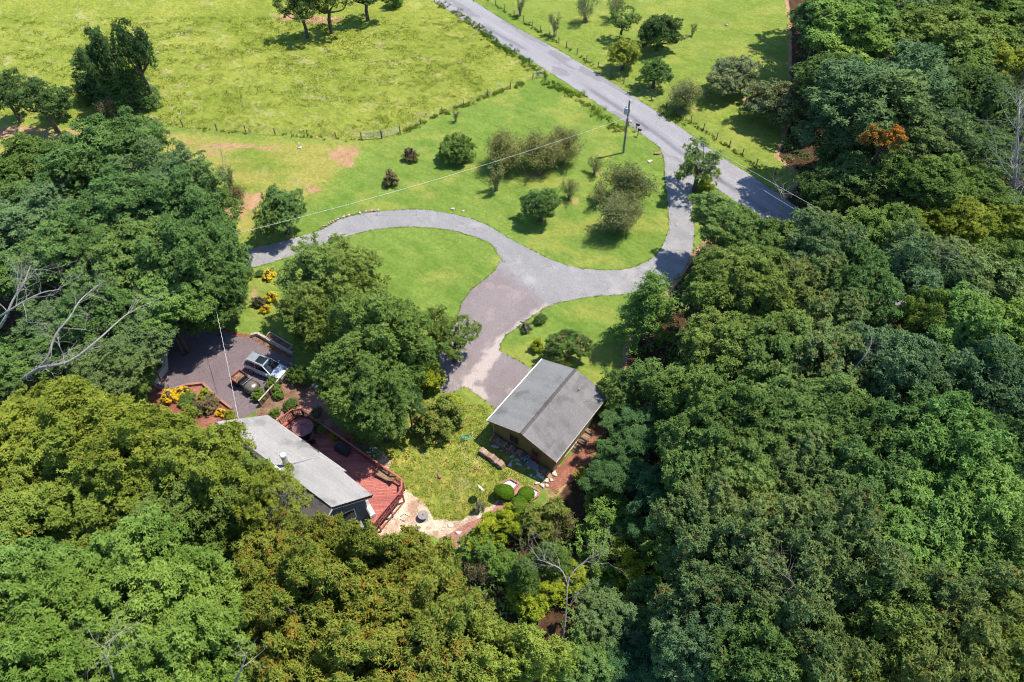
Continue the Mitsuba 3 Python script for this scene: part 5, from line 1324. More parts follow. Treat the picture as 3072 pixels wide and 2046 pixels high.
# the lawn inside the drive
plants([
    ('evergreen_shrub', 'shrub_round', (1050, 341), 41, None, 'broad dark evergreen mound on the lawn below the pasture fence', 'shrub'),
    ('shrub', 'shrub_bronze', (945, 358), 17, None, 'small bronze tinged shrub on the left of the dark evergreen mound', 'shrub'),
    ('shrub', 'shrub_bronze', (898, 411), 19, None, 'small round dark shrub nearest the left of the drive lawn', 'shrub'),
    ('open_shrub', 'open_shrub', (1163, 346), 60, None, 'left one of the big airy shrubs standing together on the lawn', 'shrub'),
    ('open_shrub', 'open_shrub', (1238, 348), 58, None, 'middle airy shrub with pale tufts over a reddish mulch ring', 'shrub'),
    ('open_shrub', 'open_shrub_b', (1293, 336), 56, None, 'right one of the big airy shrubs, brownish at the top', 'shrub'),
    ('fruit_tree', 'thin_sapling', (1140, 398), 26, None, 'slim little tree crossed by the service wire', 'tree'),
    ('fruit_tree', 'small_round', (1244, 462), 44, 4.6, 'dense green round tree in the middle of the drive lawn', 'tree'),
    ('fruit_tree', 'sparse_shrub', (1310, 432), 30, None, 'sparse small tree right of the dense green round tree', 'tree'),
    ('shrub', 'sparse_shrub', (1368, 378), 24, None, 'small grey shrub at the tip of the pole shadow', 'shrub'),
    ('open_shrub', 'open_shrub', (1445, 420), 66, None, 'upper half of the large pale twiggy thicket near the drive', 'shrub'),
    ('open_shrub', 'open_shrub_b', (1425, 490), 68, None, 'lower half of the large pale twiggy thicket near the drive', 'shrub'),
    ('open_shrub', 'sparse_shrub', (1375, 440), 32, None, 'thin shrub on a pinkish mulch ring left of the pale thicket', 'shrub'),
    ('shrub', 'thin_sapling', (1047, 262), 10, None, 'small brownish shrub close to the pasture fence', 'shrub'),
    ('roadside_tree', 'roadside', (1612, 368), 56, 6.4, 'open crowned tree between the road and the drive mouth', 'tree'),
    ('shrub', 'shrub_lime', (1625, 425), 20, None, 'lime green shrub at the foot of the open crowned roadside tree', 'shrub'),
    ('shade_tree', 'small_round', (643, 474), 58, 6.0, 'fresh green round tree above the curving drive at left', 'tree'),
    ('snag', 'thin_sapling', (520, 398), 24, 4.5, 'vine clad dead stem on the yellowish grass at left', 'tree'),
    ('shrub', 'goldenrod', (540, 445), 26, None, 'yellowish brush below the vine clad dead stem', 'shrub'),
])
# garden by the garage
plants([
    ('crape_myrtle', 'crape_myrtle', (1306, 795), 46, None, 'pink flowering crape myrtle behind the garage', 'shrub'),
    ('shrub', 'shrub_lime', (1234, 796), 17, None, 'small yellow topped shrub on the lawn left of the crape myrtle', 'shrub'),
    ('shrub', 'shrub_round', (1243, 733), 15, None, 'dark little shrub on the lawn nearest the drive bend', 'shrub'),
    ('shrub', 'shrub_pale', (1210, 753), 14, None, 'pale leaved little shrub on the lawn close to the drive edge', 'shrub'),
    ('feathery_tree', 'feathery', (1486, 715), 78, 11.0, 'feathery green tree beyond the crape myrtle', 'tree'),
    ('box_hedge', 'box_ball', (1159, 1131), 22, None, 'bright green clipped hedge ball beside the left brick bed', 'hedge'),
    ('box_hedge', 'box_ball', (1209, 1137), 20, None, 'upper clipped hedge ball beside the right brick bed', 'hedge'),
    ('box_hedge', 'box_ball', (1193, 1163), 22, None, 'lower clipped hedge ball on the right of the brick path', 'hedge'),
    ('shrub', 'shrub_pale', (1102, 1166), 14, None, 'pale green spiky plant below the dish antenna', 'plant'),
    ('small_tree', 'bramble', (1003, 962), 62, 3.6, 'rust tinged sprawling small tree on the yard between the tall oaks and the garage', 'tree'),
    ('shrub', 'shrub_lime', (1035, 930), 30, None, 'lime yellow bush between the rust tinged tree and the drive', 'shrub'),
    ('shrub', 'shrub_lime', (985, 870), 40, 3.6, 'yellow green bushy growth at the edge of the drive under the tall trees', 'shrub'),
    ('fine_leaved_tree', 'roadside', (1040, 772), 58, 5.6, 'fine leaved dark tree leaning over the brownish drive', 'tree'),
    ('fine_leaved_tree', 'roadside', (1005, 742), 52, 5.6, 'dark fine leaved tree behind the one leaning over the drive', 'tree'),
    ('shrub', 'shrub_lime', (1120, 1238), 48, None, 'lime green bush under the brick path', 'shrub'),
    ('shrub', 'shrub_lime', (1158, 1205), 44, None, 'brightest yellow green bush near the lower hedge balls', 'shrub'),
    ('shrub', 'shrub_green', (1108, 1262), 50, None, 'dark leafed round bush at the bottom of the brick path', 'shrub'),
    ('shrub', 'bramble', (1240, 1195), 62, None, 'pale leaved tangled bush right of the hedge balls', 'shrub'),
    ('shrub', 'goldenrod', (1285, 1195), 44, None, 'brown tipped bush at the edge of the dark wood below the garage', 'shrub'),
    ('cedar_tree', 'cedar', (1262, 1290), 46, 5.5, 'feathery yellowish cedar below the tangled bush', 'tree'),
    ('cedar_tree', 'cedar', (1205, 1330), 40, 6.5, 'dark cedar on the left of the feathery yellowish one', 'tree'),
    ('shrub', 'shrub_green', (1160, 1300), 40, None, 'small leafy bush among brown brush under the brick path', 'shrub'),
    ('shrub', 'goldenrod', (1105, 1310), 42, None, 'reddish brown brush at the edge of the tipped trees', 'shrub'),
    ('shrub', 'shrub_lime', (1270, 1360), 42, None, 'bright lime bush under the bare forked tree', 'shrub'),
    ('shrub', 'shrub_lime', (1420, 1300), 56, None, 'lime lit vines in the gap below the garage', 'shrub'),
    ('shrub', 'shrub_lime', (1455, 1345), 50, None, 'lime lit vines lower in the dark gap of the right wood', 'shrub'),
    ('shrub', 'shrub_lime', (1500, 1300), 44, None, 'yellow green vines on the right side of the dark gap', 'shrub'),
    ('shrub', 'shrub_green', (1370, 1260), 56, None, 'rounded leafy bush in the gap below the garage', 'shrub'),
    ('shrub', 'shrub_green', (1430, 1235), 50, None, 'leafy bush further right in the gap below the garage', 'shrub'),
    ('shrub', 'shrub_lime', (1325, 1330), 44, None, 'lime bush beside the fork of the bare tree', 'shrub'),
    ('shrub', 'shrub_green', (1390, 1350), 52, None, 'green bush between lime vines in the bottom gap', 'shrub'),
    ('shrub', 'shrub_lime', (1215, 1385), 46, None, 'yellow green bush at the foot of the orange tipped crowns', 'shrub'),
    ('shrub', 'shrub_lime', (1350, 1100), 30, None, 'yellow green bush at the side wall corner of the garage', 'shrub'),
    ('shrub', 'shrub_lime', (1395, 950), 26, None, 'pale lime sprig bush at the far corner of the garage', 'shrub'),
])
# beds by the parking court and the house
plants([
    ('yellow_shrub', 'shrub_yellow', (388, 912), 19, None, 'left golden yellow shrub below the parking court', 'shrub'),
    ('yellow_shrub', 'shrub_yellow', (420, 902), 17, None, 'right golden yellow shrub below the parking court', 'shrub'),
    ('shrub', 'shrub_round', (431, 917), 18, None, 'dark green ball shrub beside the golden yellow ones', 'shrub'),
    ('shrub', 'shrub_lime', (470, 908), 13, None, 'small lime shrub inside the pinkish timber edging', 'shrub'),
    ('shrub', 'shrub_bronze', (482, 928), 20, None, 'bronze twiggy shrub inside the pinkish timber edging', 'shrub'),
    ('shrub', 'shrub_bronze', (455, 942), 18, None, 'lower bronze green shrub at the edge of the mulch bed', 'shrub'),
    ('shrub', 'shrub_yellow', (510, 948), 12, None, 'orange leaved little shrub near the end of the timber edging', 'shrub'),
    ('shrub', 'shrub_lime', (530, 955), 12, None, 'lime little shrub at the lower end of the timber edging', 'shrub'),
    ('shrub', 'shrub_pale', (295, 838), 12, None, 'small green tuft in the mulch left of the retaining wall', 'shrub'),
    ('yellow_shrub', 'shrub_yellow', (617, 632), 15, None, 'uppermost golden yellow shrub at the edge of the big maple', 'shrub'),
    ('yellow_shrub', 'shrub_yellow', (624, 682), 15, None, 'middle golden yellow shrub at the edge of the big maple', 'shrub'),
    ('yellow_shrub', 'shrub_yellow', (612, 710), 12, None, 'lowest golden yellow shrub at the edge of the big maple', 'shrub'),
    ('shrub', 'shrub_round', (597, 628), 9, None, 'tiny dark shrub left of the uppermost golden shrub', 'shrub'),
    ('shrub', 'shrub_bronze', (594, 695), 14, None, 'dark bronze shrub left of the golden yellow ones', 'shrub'),
    ('shrub', 'shrub_round', (690, 862), 28, None, 'dark shrub in deep shade in front of the silver car', 'shrub'),
    ('shrub', 'shrub_round', (628, 880), 18, None, 'dark green shrub at the nose of the silver car', 'shrub'),
    ('shrub', 'shrub_green', (597, 909), 16, None, 'green shrub at the front of the utility cart', 'shrub'),
    ('shrub', 'shrub_green', (640, 905), 14, None, 'low shrub on the garden side of the board fence', 'shrub'),
    ('shrub', 'shrub_round', (668, 930), 16, None, 'dark low shrub in the dappled entry bed', 'shrub'),
    ('shrub', 'shrub_green', (632, 948), 12, None, 'small bright shrub by the house roof corner', 'shrub'),
    ('shrub', 'shrub_pale', (728, 947), 12, None, 'grey blue plant in a shaded corner outside the deck railing', 'plant'),
    ('flower_bush', 'white_flower_bush', (859, 1041), 16, None, 'white flowering bush outside the deck railing', 'bush'),
    ('flower_bush', 'pink_flower_bush', (806, 1008), 16, None, 'pink flowering bush in the shade outside the deck railing', 'bush'),
])
def potted(label, V, r, kind):
    q = gp(V[0] * PW / 2354, V[1] * PW / 2354, ZF + .3); q[2] = ZF
    p = thing('plant_pot', 'pot holding the ' + label, 'plant pot')
    part(p, 'pot', lathe([[0, 0], [.15, 0], [.20, .34], [.17, .34], [.14, .06], [0, .06]], 16, q), 'timber_pink', smooth=30)
    R, H, zc = KIND[kind]; s = r / R
    key = thing('potted_plant', label, 'plant')
    scene[key] = {'type': 'instance', 'sg': {'type': 'ref', 'id': 'source_' + kind}, 'to_world': T().translate([float(q[0]), float(q[1]), ZF + .25]).scale(float(s))}
potted('dark leafy plant left of the plum umbrella', (721, 977), .42, 'shrub_round')
potted('dark leafy plant between umbrella and railing', (741, 992), .48, 'shrub_green')
potted('yellow green plant beside the covered grill', (769, 1008), .45, 'shrub_lime')
potted('reddish plant at the railing above the umbrella', (733, 982), .32, 'shrub_bronze')

# trees about the house
plants([
    ('maple_tree', 'maple', (775, 640), 118, 11.5, 'big olive green maple standing above the house, upper crown', 'tree'),
    ('maple_tree', 'maple', (712, 723), 70, 9.0, 'olive green maple reaching over the golden shrubs', 'tree'),
    ('maple_tree', 'oak_low', (880, 770), 118, 13.0, 'light green oak next to the big olive maple on the drive side', 'tree'),
    ('maple_tree', 'oak_low', (815, 865), 100, 12.0, 'leafy oak overhanging the entry garden and the railing', 'tree'),
    ('oak_tree', 'oak_low', (868, 925), 82, 9.5, 'grey green oak nearest the deck railing, its pale trunk showing', 'tree'),
    ('oak_tree', 'teal_a', (935, 915), 44, 6.0, 'dark bluish green low tree right of the oak by the deck', 'tree'),
])
# left wood, upper part
plants([
    ('oak_tree', 'oak_b', (70, 360), 76, 11.0, 'bushy oak under the clay strip at the upper left', 'tree'),
    ('oak_tree', 'oak_b', (225, 345), 96, 15.0, 'tallest feathery oak at the top left of the left wood', 'tree'),
    ('oak_tree', 'oak_a', (310, 315), 70, 15.0, 'narrow feathery top rising beside the tallest left oak', 'tree'),
    ('oak_tree', 'oak_d', (375, 405), 92, 14.0, 'oak at the upper right edge of the left wood', 'tree'),
    ('oak_tree', 'olive_a', (165, 440), 84, 12.0, 'olive oak below the tallest left oak', 'tree'),
    ('oak_tree', 'oak_a', (285, 460), 96, 14.0, 'oak in the middle of the upper left wood', 'tree'),
    ('oak_tree', 'oak_d', (60, 500), 92, 11.0, 'oak at the left edge of the picture above the white dead limbs', 'tree'),
    ('oak_tree', 'oak_low', (445, 500), 92, 14.0, 'grey green oak beside the yellowish grass at the wood edge', 'tree'),
    ('oak_tree', 'oak_a', (165, 560), 98, 13.0, 'broad oak over the upper dead limbs', 'tree'),
    ('oak_tree', 'olive_a', (300, 570), 108, 14.0, 'olive tinted oak in the heart of the left wood', 'tree'),
    ('oak_tree', 'oak_low', (425, 610), 98, 13.0, 'grey oak next to the hidden second pole', 'tree'),
    ('oak_tree', 'oak_low', (510, 590), 66, 11.5, 'oak at the right edge of the left wood by the drive', 'tree'),
    ('oak_tree', 'oak_low', (508, 652), 56, 9.5, 'oak hiding the second pole beside the drive', 'tree'),
    ('oak_tree', 'oak_low', (470, 690), 68, 9.0, 'low spreading oak bough over the shaded end of the parking court', 'tree'),
    ('oak_tree', 'green_b', (370, 690), 78, 11.0, 'bright leaved oak above the parking court', 'tree'),
    ('oak_tree', 'oak_a', (60, 620), 84, 10.0, 'dark oak between the two groups of white dead limbs', 'tree'),
    ('oak_tree', 'oak_b', (215, 690), 88, 11.0, 'oak behind the fallen looking white limb', 'tree'),
    ('oak_tree', 'oak_d', (300, 765), 80, 9.0, 'oak left of the retaining wall', 'tree'),
    ('oak_tree', 'oak_c', (120, 740), 82, 9.0, 'grey green oak framed by the white forked limbs', 'tree'),
    ('oak_tree', 'oak_c', (225, 850), 92, 9.5, 'grey green oak below the long white limb', 'tree'),
    ('oak_tree', 'oak_low', (300, 870), 50, 7.0, 'rounded grey oak tip above the golden yellow shrubs', 'tree'),
    ('oak_tree', 'oak_b', (30, 830), 80, 9.0, 'oak at the left edge behind the white trunk', 'tree'),
    ('oak_tree', 'oak_b', (-40, 430), 90, 11.0, 'oak half outside the left edge beside the pinkish clearing', 'tree'),
    ('oak_tree', 'deep_a', (380, 735), 50, 7.0, 'dark tree in the shade at the top of the parking court', 'tree'),
])
# left wood, golden tipped and fresh green parts
G_ = 'golden tipped oaks of the lower left wood'
plants([
    ('golden_oak', 'gold_a', (45, 1007), 112, 15.0, 'golden tipped oak at the left edge under the white trunk', 'tree'),
    ('golden_oak', 'gold_b', (200, 982), 104, 15.0, 'golden tipped oak below the rounded grey oak', 'tree'),
    ('golden_oak', 'gold_a', (335, 1035), 112, 15.0, 'golden tipped oak below the golden yellow shrubs', 'tree'),
    ('golden_oak', 'gold_b', (468, 1071), 100, 14.0, 'golden tipped oak touching the rear corner of the house roof', 'tree'),
    ('golden_oak', 'olive_a', (546, 1102), 92, 13.5, 'olive oak hanging over the middle of the house roof', 'tree'),
    ('golden_oak', 'gold_a', (625, 1152), 78, 12.0, 'small leaved oak covering the dark side of the house roof', 'tree'),
    ('golden_oak', 'gold_b', (115, 1122), 112, 14.0, 'golden tipped oak second row from the left edge', 'tree'),
    ('golden_oak', 'gold_a', (270, 1127), 116, 14.0, 'golden tipped oak in the middle of the lower left wood', 'tree'),
    ('golden_oak', 'olive_a', (420, 1157), 108, 13.0, 'olive oak beside the red soil gap', 'tree'),
    ('golden_oak', 'gold_b', (5, 1212), 90, 12.0, 'golden tipped oak at the left edge above the green oaks', 'tree'),
    ('golden_oak', 'olive_a', (530, 1197), 74, 10.0, 'olive oak just above the red soil gap', 'tree'),
    ('green_oak', 'green_a', (325, 1342), 128, 15.0, 'fresh green oak below the red soil gap', 'tree'),
    ('green_oak', 'green_a', (180, 1372), 134, 15.0, 'fresh green oak in the left bottom wood, second from the edge', 'tree'),
    ('green_oak', 'green_b', (455, 1392), 120, 14.0, 'fresh green oak beside the orange tipped tree', 'tree'),
    ('green_oak', 'green_b', (50, 1362), 110, 14.0, 'fresh green oak at the left edge of the bottom wood', 'tree'),
    ('green_oak', 'green_a', (90, 1502), 134, 15.0, 'fresh green oak in the lower left corner', 'tree'),
    ('green_oak', 'green_b', (270, 1502), 134, 15.0, 'fresh green oak at the bottom edge with bare twigs', 'tree'),
    ('green_oak', 'green_a', (430, 1522), 128, 15.0, 'fresh green oak at the bottom edge, third from the corner', 'tree'),
    ('green_oak', 'green_b', (550, 1512), 92, 12.0, 'fresh green oak at the bottom edge against the orange tipped crowns', 'tree'),
])
plants([
    ('sourwood_tree', 'sour_a', (740, 1245), 74, 12.5, 'orange tipped tree touching the end wall of the house', 'tree'),
    ('sourwood_tree', 'sour_b', (860, 1300), 104, 14.0, 'orange tipped tree below the sandy path', 'tree'),
    ('sourwood_tree', 'sour_a', (960, 1308), 96, 14.0, 'orange tipped tree at the foot of the brick path', 'tree'),
    ('sourwood_tree', 'sour_a', (620, 1290), 92, 12.5, 'orange tipped tree right of the red soil gap', 'tree'),
    ('sourwood_tree', 'sour_b', (715, 1370), 122, 15.0, 'big orange tipped crown left of the middle at the bottom', 'tree'),
    ('sourwood_tree', 'sour_a', (875, 1420), 132, 15.5, 'biggest orange tipped crown in the bottom middle', 'tree'),
    ('sourwood_tree', 'sour_b', (1015, 1435), 116, 15.0, 'orange tipped crown left of the bare forked tree', 'tree'),
    ('sourwood_tree', 'gold_b', (1165, 1510), 104, 14.0, 'yellow green crown at the bottom edge below the bare forked tree', 'tree'),
    ('sourwood_tree', 'sour_a', (990, 1530), 124, 15.5, 'orange tipped crown cut by the bottom edge, right one', 'tree'),
    ('sourwood_tree', 'sour_b', (830, 1545), 118, 15.0, 'orange tipped crown cut by the bottom edge, middle one', 'tree'),
    ('sourwood_tree', 'sour_a', (680, 1510), 112, 14.5, 'orange tipped crown cut by the bottom edge, left one', 'tree'),
])
# right wood, upper part
plants([
    ('tulip_tree', 'green_b', (1975, 60), 112, 15.0, 'bright green tall tree at the top of the right wood', 'tree'),
    ('wood_tree', 'olive_a', (2175, 75), 108, 14.0, 'olive tree at the top of the right wood next to the bright green one', 'tree'),
    ('wood_tree', 'oak_a', (2330, 50), 90, 13.0, 'dark tree in the upper right corner', 'tree'),
    ('wood_tree', 'deep_a', (1887, 45), 64, 11.0, 'dark tree casting shade on the orchard lawn at the top', 'tree'),
    ('wood_tree', 'oak_d', (2040, 195), 126, 16.0, 'great rounded grey green oak in the upper right wood', 'tree'),
    ('wood_tree', 'deep_a', (1910, 165), 68, 11.0, 'dark tree at the edge of the orchard lawn', 'tree'),
    ('wood_tree', 'oak_c', (1957, 280), 90, 12.0, 'grey oak facing the orchard lawn below the great oak', 'tree'),
    ('wood_tree', 'oak_c', (2120, 300), 96, 13.0, 'feathery grey green tree right of the orange foliage', 'tree'),
    ('autumn_tree', 'autumn', (2036, 307), 40, None, 'small bright orange autumn tree in the dark wood', 'tree'),
    ('wood_tree', 'deep_a', (2225, 205), 88, 12.0, 'deep green tree right of the great grey oak', 'tree'),
    ('wood_tree', 'gold_b', (2335, 150), 60, 11.0, 'yellowish tree at the right edge below the corner', 'tree'),
    ('wood_tree', 'deep_a', (1942, 350), 58, 9.0, 'dark low tree where the fence meets the wood', 'tree'),
    ('wood_tree', 'deep_a', (2010, 405), 84, 10.0, 'dark tree under the orange foliage', 'tree'),
    ('wood_tree', 'oak_a', (2145, 415), 84, 11.0, 'dark oak beside the bare grey tree', 'tree'),
    ('wood_tree', 'deep_a', (2240, 330), 88, 10.0, 'dark tree left of the bare grey tree', 'tree'),
    ('wood_tree', 'oak_a', (2250, 435), 80, 10.0, 'oak under the bare grey tree', 'tree'),
    ('wood_tree', 'deep_a', (1895, 430), 56, 7.5, 'dark low tree by the shaded end of the road', 'tree'),
    ('wood_tree', 'bramble', (1925, 450), 34, 6.0, 'rust tinted sapling by the shaded end of the road', 'tree'),
    ('wood_tree', 'deep_a', (2350, 300), 80, 10.0, 'dark tree at the right edge behind the bare grey tree', 'tree'),
    ('wood_tree', 'gold_b', (2290, 520), 78, 11.0, 'yellow green tree at the right edge below the bare grey tree', 'tree'),
    ('wood_tree', 'gold_a', (2195, 510), 62, 10.5, 'yellow green tree left of the one at the right edge', 'tree'),
])
# right wood, middle part
plants([
    ('wood_tree', 'oak_c', (2110, 5), 92, 12.0, 'grey oak cut by the top edge right of the bright green tree', 'tree'),
    ('wood_tree', 'oak_a', (2240, -5), 92, 12.0, 'dark oak cut by the top edge near the upper right corner', 'tree'),
    ('wood_tree', 'oak_b', (2350, -40), 92, 13.0, 'oak beyond the upper right corner', 'tree'),
    ('wood_tree', 'deep_a', (1922, -30), 86, 11.0, 'deep green tree at the top edge shading the orchard lawn', 'tree'),
    ('wood_tree', 'olive_a', (1672, 505), 84, 9.5, 'olive oak between the drive and the shaded road', 'tree'),
    ('wood_tree', 'olive_a', (1755, 545), 78, 10.0, 'olive oak below the white bare bush', 'tree'),
    ('wood_tree', 'oak_c', (1895, 555), 96, 12.0, 'glossy grey green oak under the road end', 'tree'),
    ('wood_tree', 'oak_b', (2010, 530), 90, 12.0, 'leafy oak crossed by bare white branches', 'tree'),
    ('wood_tree', 'oak_d', (2110, 600), 94, 12.5, 'grey oak left of the dark rounded oaks at the right edge', 'tree'),
    ('wood_tree', 'oak_c', (2235, 640), 104, 13.0, 'blue grey rounded oak near the right edge', 'tree'),
    ('wood_tree', 'oak_b', (2345, 620), 74, 12.0, 'oak at the right edge level with the drive bend', 'tree'),
    ('wood_tree', 'olive_a', (1650, 640), 78, 11.0, 'olive oak at the edge of the drive bend', 'tree'),
    ('wood_tree', 'olive_a', (1740, 650), 108, 14.0, 'broad olive oak right of the drive bend', 'tree'),
    ('wood_tree', 'olive_b', (1870, 670), 108, 14.0, 'rust tipped oak in the middle right wood', 'tree'),
    ('wood_tree', 'oak_b', (1985, 655), 88, 12.5, 'leafy oak left of the mustard coloured tree', 'tree'),
    ('mustard_tree', 'gold_b', (2113, 728), 56, 12.0, 'small mustard green tree among the grey oaks', 'tree'),
    ('wood_tree', 'green_b', (2270, 765), 104, 13.0, 'light green layered oak at the right edge', 'tree'),
    ('wood_tree', 'olive_a', (1640, 780), 88, 12.0, 'olive oak right of the feathery tree', 'tree'),
    ('wood_tree', 'olive_a', (1765, 790), 108, 14.0, 'olive oak in the middle of the right wood', 'tree'),
    ('wood_tree', 'olive_b', (1905, 800), 104, 13.0, 'rust tipped oak over the dark hollow', 'tree'),
    ('wood_tree', 'oak_c', (2065, 835), 98, 13.0, 'left one of the three dusky grey oaks near the right side', 'tree'),
    ('wood_tree', 'oak_c', (2180, 850), 92, 13.0, 'middle one of the three dusky grey oaks near the right side', 'tree'),
    ('wood_tree', 'oak_d', (2320, 880), 98, 12.5, 'dusky oak at the right edge below the layered oak', 'tree'),
    ('wood_tree', 'small_round', (1452, 880), 62, 6.0, 'light leaved small tree behind the far corner of the garage', 'tree'),
    ('wood_tree', 'oak_a', (1560, 890), 86, 9.0, 'oak above the far corner of the garage', 'tree'),
    ('wood_tree', 'oak_b', (1655, 935), 100, 12.5, 'leafy oak to the right of the garage roof', 'tree'),
    ('wood_tree', 'olive_a', (1790, 945), 108, 14.0, 'olive oak above the dark hollow', 'tree'),
    ('wood_tree', 'olive_a', (1925, 960), 104, 13.0, 'olive oak left of the dusky grey oaks', 'tree'),
    ('wood_tree', 'oak_b', (2065, 985), 98, 12.5, 'leafy oak below the dusky grey oaks', 'tree'),
    ('wood_tree', 'green_b', (2205, 1022), 108, 13.5, 'fresh green oak near the right edge', 'tree'),
    ('wood_tree', 'oak_b', (2335, 1030), 90, 13.0, 'oak at the right edge in the middle of the picture height', 'tree'),
])
# right wood, lower part
plants([
    ('sumac_tree', 'teal_a', (1465, 985), 76, 6.0, 'blue green feathery sumac beside the garage side wall', 'tree'),
    ('sumac_tree', 'teal_a', (1420, 1075), 72, 5.5, 'blue green feathery sumac at the near garage corner', 'tree'),
    ('sumac_tree', 'shrub_green', (1400, 1180), 62, 3.6, 'leafy green growth below the garage corner', 'tree'),
    ('wood_tree', 'oak_b', (1590, 1030), 90, 11.0, 'leafy oak overhanging the blue green sumacs', 'tree'),
    ('wood_tree', 'olive_a', (1705, 1075), 108, 13.0, 'olive oak below the leafy oak by the garage', 'tree'),
    ('wood_tree', 'olive_b', (1840, 1090), 108, 13.0, 'rust tipped oak in the centre of the right wood', 'tree'),
    ('wood_tree', 'oak_b', (1975, 1095), 98, 12.5, 'dark green oak right of the centre of the right wood', 'tree'),
    ('wood_tree', 'green_b', (2105, 1142), 104, 13.0, 'fresh green oak left of the shadowed gap', 'tree'),
    ('wood_tree', 'green_b', (2255, 1167), 112, 13.5, 'fresh green oak at the right edge of the lower wood', 'tree'),
    ('wood_tree', 'teal_a', (1520, 1140), 80, 7.0, 'dark ferny tree in the shade below the sumacs', 'tree'),
    ('wood_tree', 'olive_b', (1640, 1205), 108, 14.0, 'pale rust tipped oak at the left front of the lower right wood', 'tree'),
    ('wood_tree', 'olive_b', (1775, 1235), 116, 14.0, 'rust tipped oak second from the left front of the lower right wood', 'tree'),
    ('wood_tree', 'olive_b', (1925, 1240), 120, 15.0, 'orange brown tipped oak, most rusty of the right wood', 'tree'),
    ('wood_tree', 'green_b', (2085, 1277), 108, 14.0, 'fresh green oak right of the most rusty oak', 'tree'),
    ('wood_tree', 'oak_b', (2225, 1280), 112, 14.0, 'green oak near the right edge of the lower wood', 'tree'),
    ('wood_tree', 'oak_a', (2350, 1290), 90, 13.0, 'oak at the right edge of the lower wood', 'tree'),
    ('wood_tree', 'olive_b', (1630, 1350), 104, 13.0, 'rust tipped oak at the dark bottom gap', 'tree'),
    ('wood_tree', 'olive_b', (1760, 1375), 112, 14.0, 'rust tipped oak with a grey trunk showing, lower right wood', 'tree'),
    ('wood_tree', 'olive_b', (1905, 1385), 116, 14.5, 'rust tipped oak above the bottom edge of the right wood', 'tree'),
    ('wood_tree', 'olive_a', (2055, 1395), 112, 14.0, 'olive oak beside white bare limbs at the lower right', 'tree'),
    ('wood_tree', 'olive_b', (2200, 1410), 112, 14.0, 'rust tipped oak above the lower right corner', 'tree'),
    ('wood_tree', 'olive_a', (2340, 1430), 98, 14.0, 'olive oak at the right edge near the lower corner', 'tree'),
    ('wood_tree', 'oak_c', (1610, 1490), 104, 13.0, 'grey oak at the bottom edge beside the dark gap', 'tree'),
    ('wood_tree', 'olive_a', (1745, 1510), 112, 14.0, 'olive oak at the bottom edge of the right wood, left one', 'tree'),
    ('wood_tree', 'olive_b', (1895, 1525), 112, 14.0, 'rust tipped oak at the bottom edge of the right wood', 'tree'),
    ('wood_tree', 'olive_a', (2045, 1535), 108, 14.0, 'olive oak at the bottom edge of the right wood, right one', 'tree'),
    ('wood_tree', 'olive_b', (2195, 1545), 112, 14.0, 'rust tipped oak at the bottom edge near the corner', 'tree'),
    ('wood_tree', 'olive_a', (2340, 1545), 104, 14.0, 'olive oak in the lower right corner', 'tree'),
    ('wood_tree', 'shrub_green', (1490, 1250), 70, 4.0, 'leafy green growth in the gap left of the pale rusty oak', 'tree'),
    ('wood_tree', 'oak_c', (1395, 1420), 76, 8.0, 'grey green bush tree in the bottom gap beside the bare forked tree', 'tree'),
    ('wood_tree', 'oak_b', (1500, 1430), 84, 6.5, 'low oak down in the bottom gap', 'tree'),
    ('wood_tree', 'oak_a', (1350, 1540), 72, 8.0, 'pale green tree at the bottom edge right of the yellow crown', 'tree'),
    ('wood_tree', 'teal_a', (1470, 1530), 86, 7.0, 'dark ferny tree at the bottom edge of the gap', 'tree'),
])

# ------------------------------------------------------------------ bare trees and dead limbs
def branching(rg, p, d, L, r, depth, out, spread=0.55, up=0.15, curve=0.25):
    n = 6; q = [p]; dd = d.copy()
    for k in range(n):
        dd = dd + rg.normal(0, curve / 2, 3) + [0, 0, up * 0.15]; dd /= np.linalg.norm(dd)
        q.append(q[-1] + dd * L / n)
    r1 = r * 0.55
    out.append(tube(np.array(q), np.linspace(r * .8, r1 * .8, n + 1), 7 if r > .08 else (5 if r > .03 else 3), r > .05))
    if depth == 0:
        return
    for k in range(int(rg.integers(2, 4))):
        t = 1.0 if k == 0 else rg.uniform(.45, .95)
        s = q[int(round(t * n))]
        nd = dd * 1.0 + rg.normal(0, spread, 3) + [0, 0, up]; nd /= np.linalg.norm(nd)
        branching(rg, s, nd, L * rg.uniform(.55, .8), r * (.55 if k == 0 else .42), depth - 1, out, spread, up, curve)

